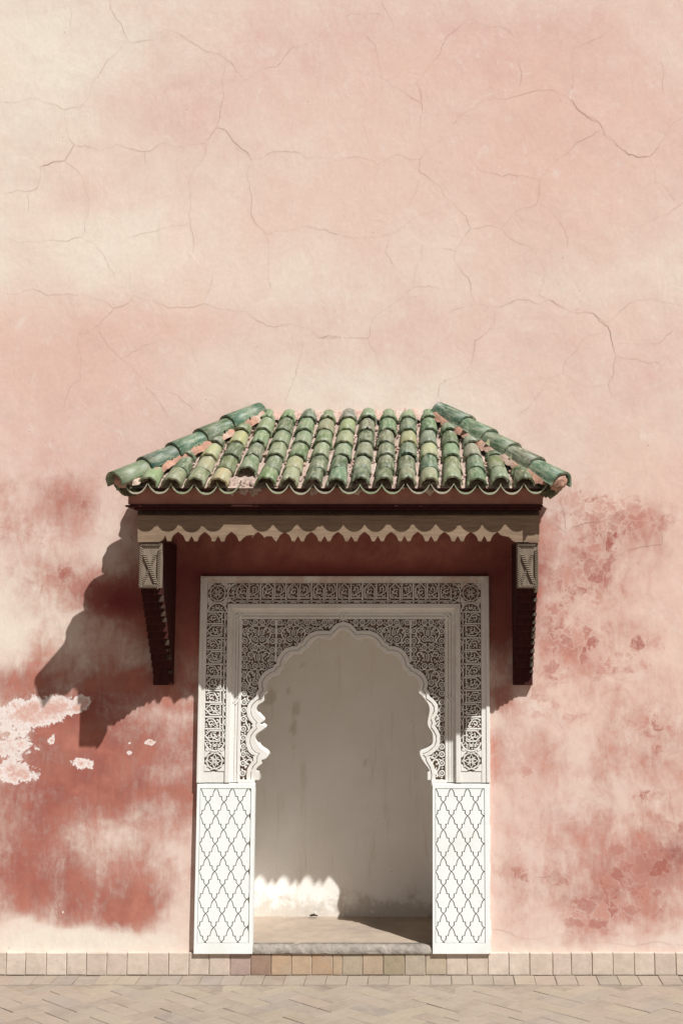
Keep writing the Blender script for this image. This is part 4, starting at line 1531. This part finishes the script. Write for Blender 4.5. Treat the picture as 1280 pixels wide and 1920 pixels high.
# pan tiles whose scalloped mouths make the eave line
SKIP_PAN = {5}
for i in range(-1, 17):
    ub = XU(315.6 + 40.82 * (i + 0.5))
    if i == 4:          # fallen away
        continue
    ub += {3: -0.012, 8: 0.010, 10: -0.008, 1: -0.006}.get(i, 0)
    tile(pan_mesh, Vector((ub + random.uniform(-.004, .004), -PE - 0.001, ZE + 0.034 + random.uniform(-.003, .003))), Vector((0, PE, RISE * 0.12)), Vector((0, -RISE * 0.12, PE)).normalized(), 'eave_tile', col=random.choice([(0.38, 0.38, 0.26), (0.30, 0.34, 0.20), (0.44, 0.40, 0.30), (0.48, 0.42, 0.33)]), roll=random.uniform(-.06, .06))
# mortar lumps that show in a few tile mouths


def lump(name, c, r, seed, mat, parent=canopy, sq=(1, 1, 1), n=14, amp=0.5):
    b = MB()
    rs = np.random.default_rng(seed)
    ph = rs.random((6, 3)) * 6.28
    fr_ = rs.random((6, 3)) * 3 + 1.2
    vs, fs = [], []
    m_ = n * 2
    for j in range(n + 1):
        th = math.pi * j / n
        for i in range(m_):
            fi = 2 * math.pi * i / m_
            d = Vector((math.sin(th) * math.cos(fi), math.sin(th) * math.sin(fi), math.cos(th)))
            w = sum(math.sin(fr_[q, 0] * d.x * 2.2 + ph[q, 0]) * math.sin(fr_[q, 1] * d.y * 2.2 + ph[q, 1]) * math.sin(fr_[q, 2] * d.z * 2.2 + ph[q, 2]) for q in range(6)) / 2.2
            rr = r * (1 + amp * w)
            vs.append((c[0] + d.x * rr * sq[0], c[1] + d.y * rr * sq[1], c[2] + d.z * rr * sq[2]))
    for j in range(n):
        for i in range(m_):
            k = (i + 1) % m_
            fs.append((j * m_ + i, (j + 1) * m_ + i, (j + 1) * m_ + k, j * m_ + k))
    b.add(vs, fs)
    me = b.mesh(name, True)
    return link(name, me, mat, parent)


for q, i in enumerate((3.5, 9, 8.5, 7, 12, 4.05, 4.5)):
    ub = XU(315.6 + 40.82 * i)
    lump('mortar_lump', (ub, -PE + 0.075, ZE + 0.028), 0.036, 100 + q, M['mortar'], sq=(1, 1.1, 1.0))

# crumbs of mortar squeezed out between the columns of tiles
cr = MB()
for i in range(-1, 17):
    ub = XU(315.6 + 40.82 * (i + 0.5))
    ut = XU(499 + 37.9 * (i + 0.5 - 4))
    for _ in range(15):
        t = random.uniform(0.03, 0.97)
        X = ub + (ut - ub) * t + random.uniform(-.013, .013)
        if not hip_x(t) + .02 < X < hip_x(t, True) - .02:
            continue
        P = Vector((X, -PE * (1 - t), ZE + RISE * t)) + NF * 0.012
        r_ = random.uniform(0.005, 0.013)
        q = [P + Vector((random.uniform(.6, 1.2) * r_ * sx, random.uniform(.6, 1.2) * r_ * sy, random.uniform(.5, 1.1) * r_ * sz)) for sx, sy, sz in ((1, 0, 0), (0, 1, 0), (-1, 0, 0), (0, -1, 0), (.2, .1, 1.2), (0, 0, -1))]
        cr.add(q, [(0, 1, 4), (1, 2, 4), (2, 3, 4), (3, 0, 4), (1, 0, 5), (2, 1, 5), (3, 2, 5), (0, 3, 5)])
link('mortar_crumbs', cr.mesh('mortar crumbs'), M['crust'], canopy, kind='stuff')

# hip mortar ridges and hip tiles
for side in (0, 1):
    e = Vector(((EL if side == 0 else ER), -PE, ZE))
    tp = Vector(((TL if side == 0 else TR), 0.0, ZTOP))
    sg = 1 if side == 0 else -1
    ax = (tp - e)
    L = ax.length
    nrm = Vector((-sg * RISE * 0.5, -RISE * 0.5, PE)).normalized()
    xdir = ax.cross(nrm).normalized()
    b = MB()
    n = 70
    vs = []
    for k in range(n + 1):
        P = e + ax * (0.06 + 0.94 * k / n)
        pr = [(-0.085, 0.0), (-0.072, 0.028), (-0.052, 0.048), (-0.03, 0.066), (0.03, 0.066), (0.052, 0.048), (0.072, 0.028), (0.085, 0.0)]
        for q, (a, h) in enumerate(pr):
            j = float(fbm(np.array([k * 0.45 + 3]), np.array([q * 1.7 + side * 9]), 41, 3)[0])
            vs.append(P + xdir * (a + j * 0.03) + nrm * (h + j * 0.028))
    m_ = 8
    b.add(vs, [(k * m_ + q, k * m_ + q + 1, (k + 1) * m_ + q + 1, (k + 1) * m_ + q) for k in range(n) for q in range(m_ - 1)] + [tuple(range(m_ - 1, -1, -1))])
    link('hip_mortar', b.mesh('hip mortar', True), M['hipmortar'], canopy)
    hc = [(0.13, 0.175, 0.095), (0.018, 0.07, 0.05), (0.035, 0.105, 0.06), (0.035, 0.085, 0.038), (0.05, 0.125, 0.075)] if side == 0 else [(0.04, 0.115, 0.065), (0.055, 0.062, 0.035), (0.035, 0.08, 0.036), (0.045, 0.11, 0.05), (0.02, 0.068, 0.042)]
    step = (L - 0.02) / 5
    for k in range(5):
        o_ = e - ax.normalized() * 0.004 + ax.normalized() * (step * k) + nrm * 0.040
        tile(hip_mesh, o_, ax, nrm, 'hip_tile', col=hc[k], tilt=-0.045, roll=random.uniform(-.06, .06))
    # mortar stopping the mouth of the lowest hip tile, mossy foot under it
    lump('hip_end_mortar', e + nrm * 0.045 + ax.normalized() * (0.06 if side == 0 else 0.03), 0.050, 200 + side, M['hipmortar'], amp=.22)
    lump('hip_foot', e - nrm * 0.004 + ax.normalized() * 0.06 + Vector((sg * 0.015, 0.01, 0)), 0.046, 210 + side, M['moss'], sq=(1, 1, .95), amp=.5)

# rough mortar flashing along the wall
fl = MB()
n = 170
xa, xb = TL - 0.05, TR + 0.03
vs = []
for i in range(n + 1):
    X = xa + (xb - xa) * i / n
    j = float(fbm(np.array([X * 9 + 5]), np.array([1.0]), 81, 4)[0])
    j2 = float(fbm(np.array([X * 24 + 5]), np.array([5.0]), 83, 4)[0])
    j3 = float(fbm(np.array([X * 60 + 5]), np.array([8.0]), 87, 3)[0])
    vs += [(X, 0.01, ZTOP + 0.056 + j * 0.07 + j3 * .03), (X, -0.010 + j2 * .02, ZTOP + 0.046 + j * 0.06 + j3 * .03), (X, -0.034 + j2 * 0.05, ZTOP + 0.03 + j2 * 0.05), (X, -0.058 + j2 * 0.06 + j3 * .03, ZTOP - 0.012 + j3 * .02)]
fl.add(vs, [(4 * i + k, 4 * i + 1 + k, 4 * i + 5 + k, 4 * i + 4 + k) for i in range(n) for k in range(3)])
link('mortar_flashing', fl.mesh('flashing', True), M['crust'], canopy)

# plaster fascia under the eave, mouldings, valance
P_FA, P_MO, P_VA = 0.612, 0.60, 0.565
XF0, XF1 = XU(277), XU(1003)
XV0, XV1 = W(258, 990, P_VA).x, W(1010.5, 990, P_VA).x
zf1, zf0 = W(800, 905, P_FA).z, W(800, 946, P_FA).z
core = MB()
core.box(XF0, XF1, -P_FA, 0.0, zf0, zf1)
link('fascia', core.mesh('fascia'), M['redplaster'], canopy, bevel=0.005)
# closed roof body between fascia and mortar beds
body = MB()
z_ = zf1 - 0.002
q = [(XF0 + .005, -P_FA + .004, z_), (XF1 - .005, -P_FA + .004, z_), (XF1 - .005, 0, z_), (XF0 + .005, 0, z_)]
tt = 0.80
zz = ZE + RISE * tt - 0.03
up_ = [(hip_x(tt), -PE * (1 - tt), zz), (hip_x(tt, True), -PE * (1 - tt), zz), (hip_x(tt, True), 0, zz), (hip_x(tt), 0, zz)]
body.add(q + up_, [(0, 1, 5, 4), (1, 2, 6, 5), (2, 3, 7, 6), (3, 0, 4, 7), (4, 5, 6, 7), (3, 2, 1, 0)])
link('roof_body', body.mesh('roof body'), M['mortar'], canopy)
mo = MB()
za, zb_ = W(800, 946.5, P_MO + .01).z, W(800, 955, P_MO).z
mo.box(XF0 - 0.012, XF1 + 0.0, -P_FA - 0.012, -0.0, za - 0.012, za - 0.0015)
mo.box(XF0 + 0.03, XF1 - 0.008, -P_MO, -0.0, zb_ - 0.004, za - 0.0125)
link('cornice', mo.mesh('cornice'), M['redwood'], canopy, bevel=0.003)
zc, zd = W(800, 956.5, P_VA + .02).z, W(800, 965.5, P_VA + .02).z
rb_ = MB()
rb_.box(XV0, XV1, -P_VA - 0.004, -P_VA + 0.06, zd, zc - 0.0005)
link('rope_board', rb_.mesh('rope board'), M['darkwood'], canopy)
rp = MB()
x = XV0 + 0.006
hgt = (zc - zd)
while x < XV1 - 0.02:
    rp.prism([(x, zd + .003), (x + 0.010, zd + .003), (x + 0.026, zc - .003), (x + 0.016, zc - .003)], P_VA + .003, P_VA + 0.017, 0.003)
    x += 0.0165
link('rope_moulding', rp.mesh('rope moulding'), M['darkwood'], canopy, kind='stuff')

# scalloped valance board
yT = 966
prof = [(258, yT), (258, 1016.5), (299, 1016.5), (303, 1014), (307, 1010), (309.5, 1004)]
pk = [334 + 49.85 * k for k in range(13)]
broken = {2: 'R', 3: 'L', 7: 'N', 10: 'r'}


def half(x0, x1, y0, y1, n=5):
    """quarter-round sweep from (x0,y0) to (x1,y1), hollow side up"""
    o_ = []
    for i in range(1, n + 1):
        a = i / n * math.pi / 2
        o_.append((x0 + (x1 - x0) * math.sin(a), y0 + (y1 - y0) * (1 - math.cos(a))))
    return o_


prof += [(311, 1008), (313.5, 1015), (320, 1015)]
prof += half(320, 334, 1015, 997.8)[::1] if False else [(321.5, 1010), (324, 1005), (328, 1001.5), (334, 997.5)]
for k in range(12):
    a, b_ = pk[k], pk[k + 1]
    m_ = (a + b_) / 2
    j = lambda: random.uniform(-.5, .5)
    prof += [(a + 5, 1001), (a + 9, 1004.5), (a + 11.5, 1009)]
    br_ = broken.get(k)
    if br_ == 'R':
        prof += [(a + 13.5, 1015), (a + 17, 1015), (a + 20, 1011), (m_ + 1, 1006), (m_ + 6, 1004), (b_ - 10, 1003.5)]
    elif br_ == 'L':
        prof += [(m_ - 10, 1006), (m_ - 4, 1005.5), (m_ + 1, 1006), (m_ + 5, 1012), (m_ + 9, 1016)]
    else:
        prof += [(a + 13.5 + j(), 1015), (a + 19 + j(), 1015.5), (a + 22, 1010), (m_, 1005.5)]
        prof += [(m_ + 3, 1010), (m_ + 5.5 + j(), 1015.5), (m_ + 11 + j(), 1015)]
    prof += [(b_ - 11.5, 1009), (b_ - 9, 1004.5), (b_ - 5, 1001), (b_, 997.5)]
prof += [(937, 1003), (943, 1005), (953, 1007), (956.5, 1010), (960, 1014), (965, 1016.5), (1010.5, 1016.5), (1010.5, yT)]
va = MB()
pts = [(W(x, y, P_VA).x, W(x, y, P_VA).z) for x, y in prof]
va.prism(pts, P_VA - 0.030, P_VA, 0.0015)
link('valance', va.mesh('valance'), M['wood'], canopy)
# side boards and soffit behind the valance
zs0 = W(800, 985, P_VA).z
zt0 = W(800, 966, P_VA).z
for sx in (0, 1):
    sb = MB()
    a = XV0 + 0.002 if sx == 0 else XV1 - 0.030
    sb.box(a, a + 0.028, -P_VA + 0.031, 0.0, zs0, zb_ - 0.005)
    link('side_board', sb.mesh('side board'), M['soffit'], canopy)
so = MB()
nb_ = 22
for i in range(nb_):
    a = XV0 + 0.031 + (XV1 - XV0 - 0.062) * i / nb_
    b_ = XV0 + 0.031 + (XV1 - XV0 - 0.062) * (i + 1) / nb_
    so_ = MB()
    so_.box(a + .001, b_ - .001, -P_VA + 0.061, 0.0, zt0 + 0.006 + random.uniform(0, .003), zt0 + 0.02)
    link('soffit_board', so_.mesh('soffit board'), M['soffit'], canopy)

# brackets
PB = 0.548
for (u0, u1, f0, f1) in ((294.5, 330.5, 295, 334.5), (959, 995, 957.5, 995.5)):
    xl, xr = XU(u0), XU(u1)
    zz = lambda y, p: W(800, y, p).z
    prof = [(0.0, zz(1017.5, .5)), (0.50, zz(1017.5, .5)), (0.50, zz(1100, 0.50))]
    p0, p1 = 0.46, 0.032
    y0, y1 = 1104, 1262
    n = 12
    z0, z1 = zz(1101, p0), zz(1264, p1)
    for i in range(n):
        pa = p0 + (p1 - p0) * i / n
        z_a = z0 + (z1 - z0) * i / n
        z_b = z0 + (z1 - z0) * (i + 1) / n
        prof += [(pa, z_a), (pa, z_b)]
    prof += [(0.026, z1), (0.045, z1), (0.045, zz(1284.5, .04)), (0.0, zz(1284.5, .04))]
    bm_ = MB()
    n_ = len(prof)
    vs = [(xl, -p, z) for p, z in prof] + [(xr, -p, z) for p, z in prof]
    fs = [tuple(range(n_)), tuple(range(2 * n_ - 1, n_ - 1, -1))] + [((i + 1) % n_, i, n_ + i, n_ + (i + 1) % n_) for i in range(n_)]
    bm_.add(vs, fs)
    br = link('bracket', bm_.mesh('bracket'), M['redwood'], canopy, bevel=0.002)
    # beam above the steps reaching out to the valance
    # carved front block
    bx0, bx1 = XU(f0), XU(f1)
    bz0, bz1 = zz(1103, PB), zz(1017.3, PB)
    fb = MB()
    fb.box(bx0, bx1, -PB, -0.501, bz0, bz1 - 0.001)
    blk = link('carved_block', fb.mesh('carved block'), M['greywood'], br, bevel=0.003)
    rp = MB()
    w = bx1 - bx0
    h = bz1 - bz0

    def rope(a, b_, wd, p, tw=1):
        a, b_ = Vector(a), Vector(b_)
        d = (b_ - a)
        L_ = d.length
        d.normalize()
        nn = Vector((-d.y, d.x))
        s = 0.0
        while s < L_ - 0.008:
            c0 = a + d * s
            c1 = a + d * (s + 0.0085)
            sh = d * (0.011 * tw)
            q = [c0 - nn * wd / 2, c1 - nn * wd / 2, c1 + nn * wd / 2 + sh, c0 + nn * wd / 2 + sh]
            rp.prism([(v.x, v.y) for v in q], PB - 0.001, p, 0.003)
            s += 0.0115
    e_ = 0.011
    rope((bx0 + e_, bz0 + 0.004), (bx0 + e_, bz1 - 0.02), 0.016, PB + 0.012)
    rope((bx1 - e_, bz0 + 0.004), (bx1 - e_, bz1 - 0.02), 0.018, PB + 0.014, -1)
    rope((bx0 + 0.004, bz1 - 0.012), (bx1 - 0.012, bz1 - 0.012), 0.014, PB + 0.011)
    rope((bx0 + 0.004, bz0 + 0.012), (bx1 - 0.012, bz0 + 0.012), 0.016, PB + 0.012)
    rope((bx0 + 0.024, bz1 - 0.055), (bx1 - 0.024, bz0 + 0.028), 0.020, PB + 0.013, 1)
    rope((bx0 + 0.024, bz0 + 0.028), (bx1 - 0.024, bz1 - 0.045), 0.014, PB + 0.009, -1)
    link('rope_carving', rp.mesh('rope carving'), M['greywood'], blk, kind='stuff')
    # little weathered dentils along the inner edge of the steps
    for i in range(n):
        pa = p0 + (p1 - p0) * i / n
        z_a = z0 + (z1 - z0) * i / n
        z_b = z0 + (z1 - z0) * (i + 1) / n
        if random.random() < 0.25:
            continue
        dn = MB()
        hh_ = (z_a - z_b)
        dn.box(xr - 0.020, xr + 0.003, -pa - 0.012, -pa + 0.03, z_b + hh_ * random.uniform(.02, .3), z_a - hh_ * random.uniform(.05, .5))
        link('dentil', dn.mesh('dentil'), M['darkwood'] if u0 < 600 else M['dullwood'], br, bevel=0.003)

# ------------------------------------------------------------------ a dry scrap lying at the foot of the niche
sc_ = MB()
c = W(588, 1717, -ND + 0.02)
for k, (dx, dz, a) in enumerate(((0, 0, 10), (-.012, .004, 40), (.012, .003, -20), (.004, .009, 80))):
    d = (math.cos(R(a)) * .014, math.sin(R(a)) * .014)
    sc_.ribbon([(c.x + dx - d[0], Z_FL + .012 + dz - d[1] * .5), (c.x + dx, Z_FL + .016 + dz), (c.x + dx + d[0], Z_FL + .012 + dz + d[1] * .5)], 0.007, -(ND - 0.035 - k * .003), -(ND - 0.045 - k * .004))
scr = link('dry_leaf_scrap', sc_.mesh('scrap'), M['scrap'])
scr['label'] = 'small dark shrivelled scrap on the niche floor against the back wall'
scr['category'] = 'debris'
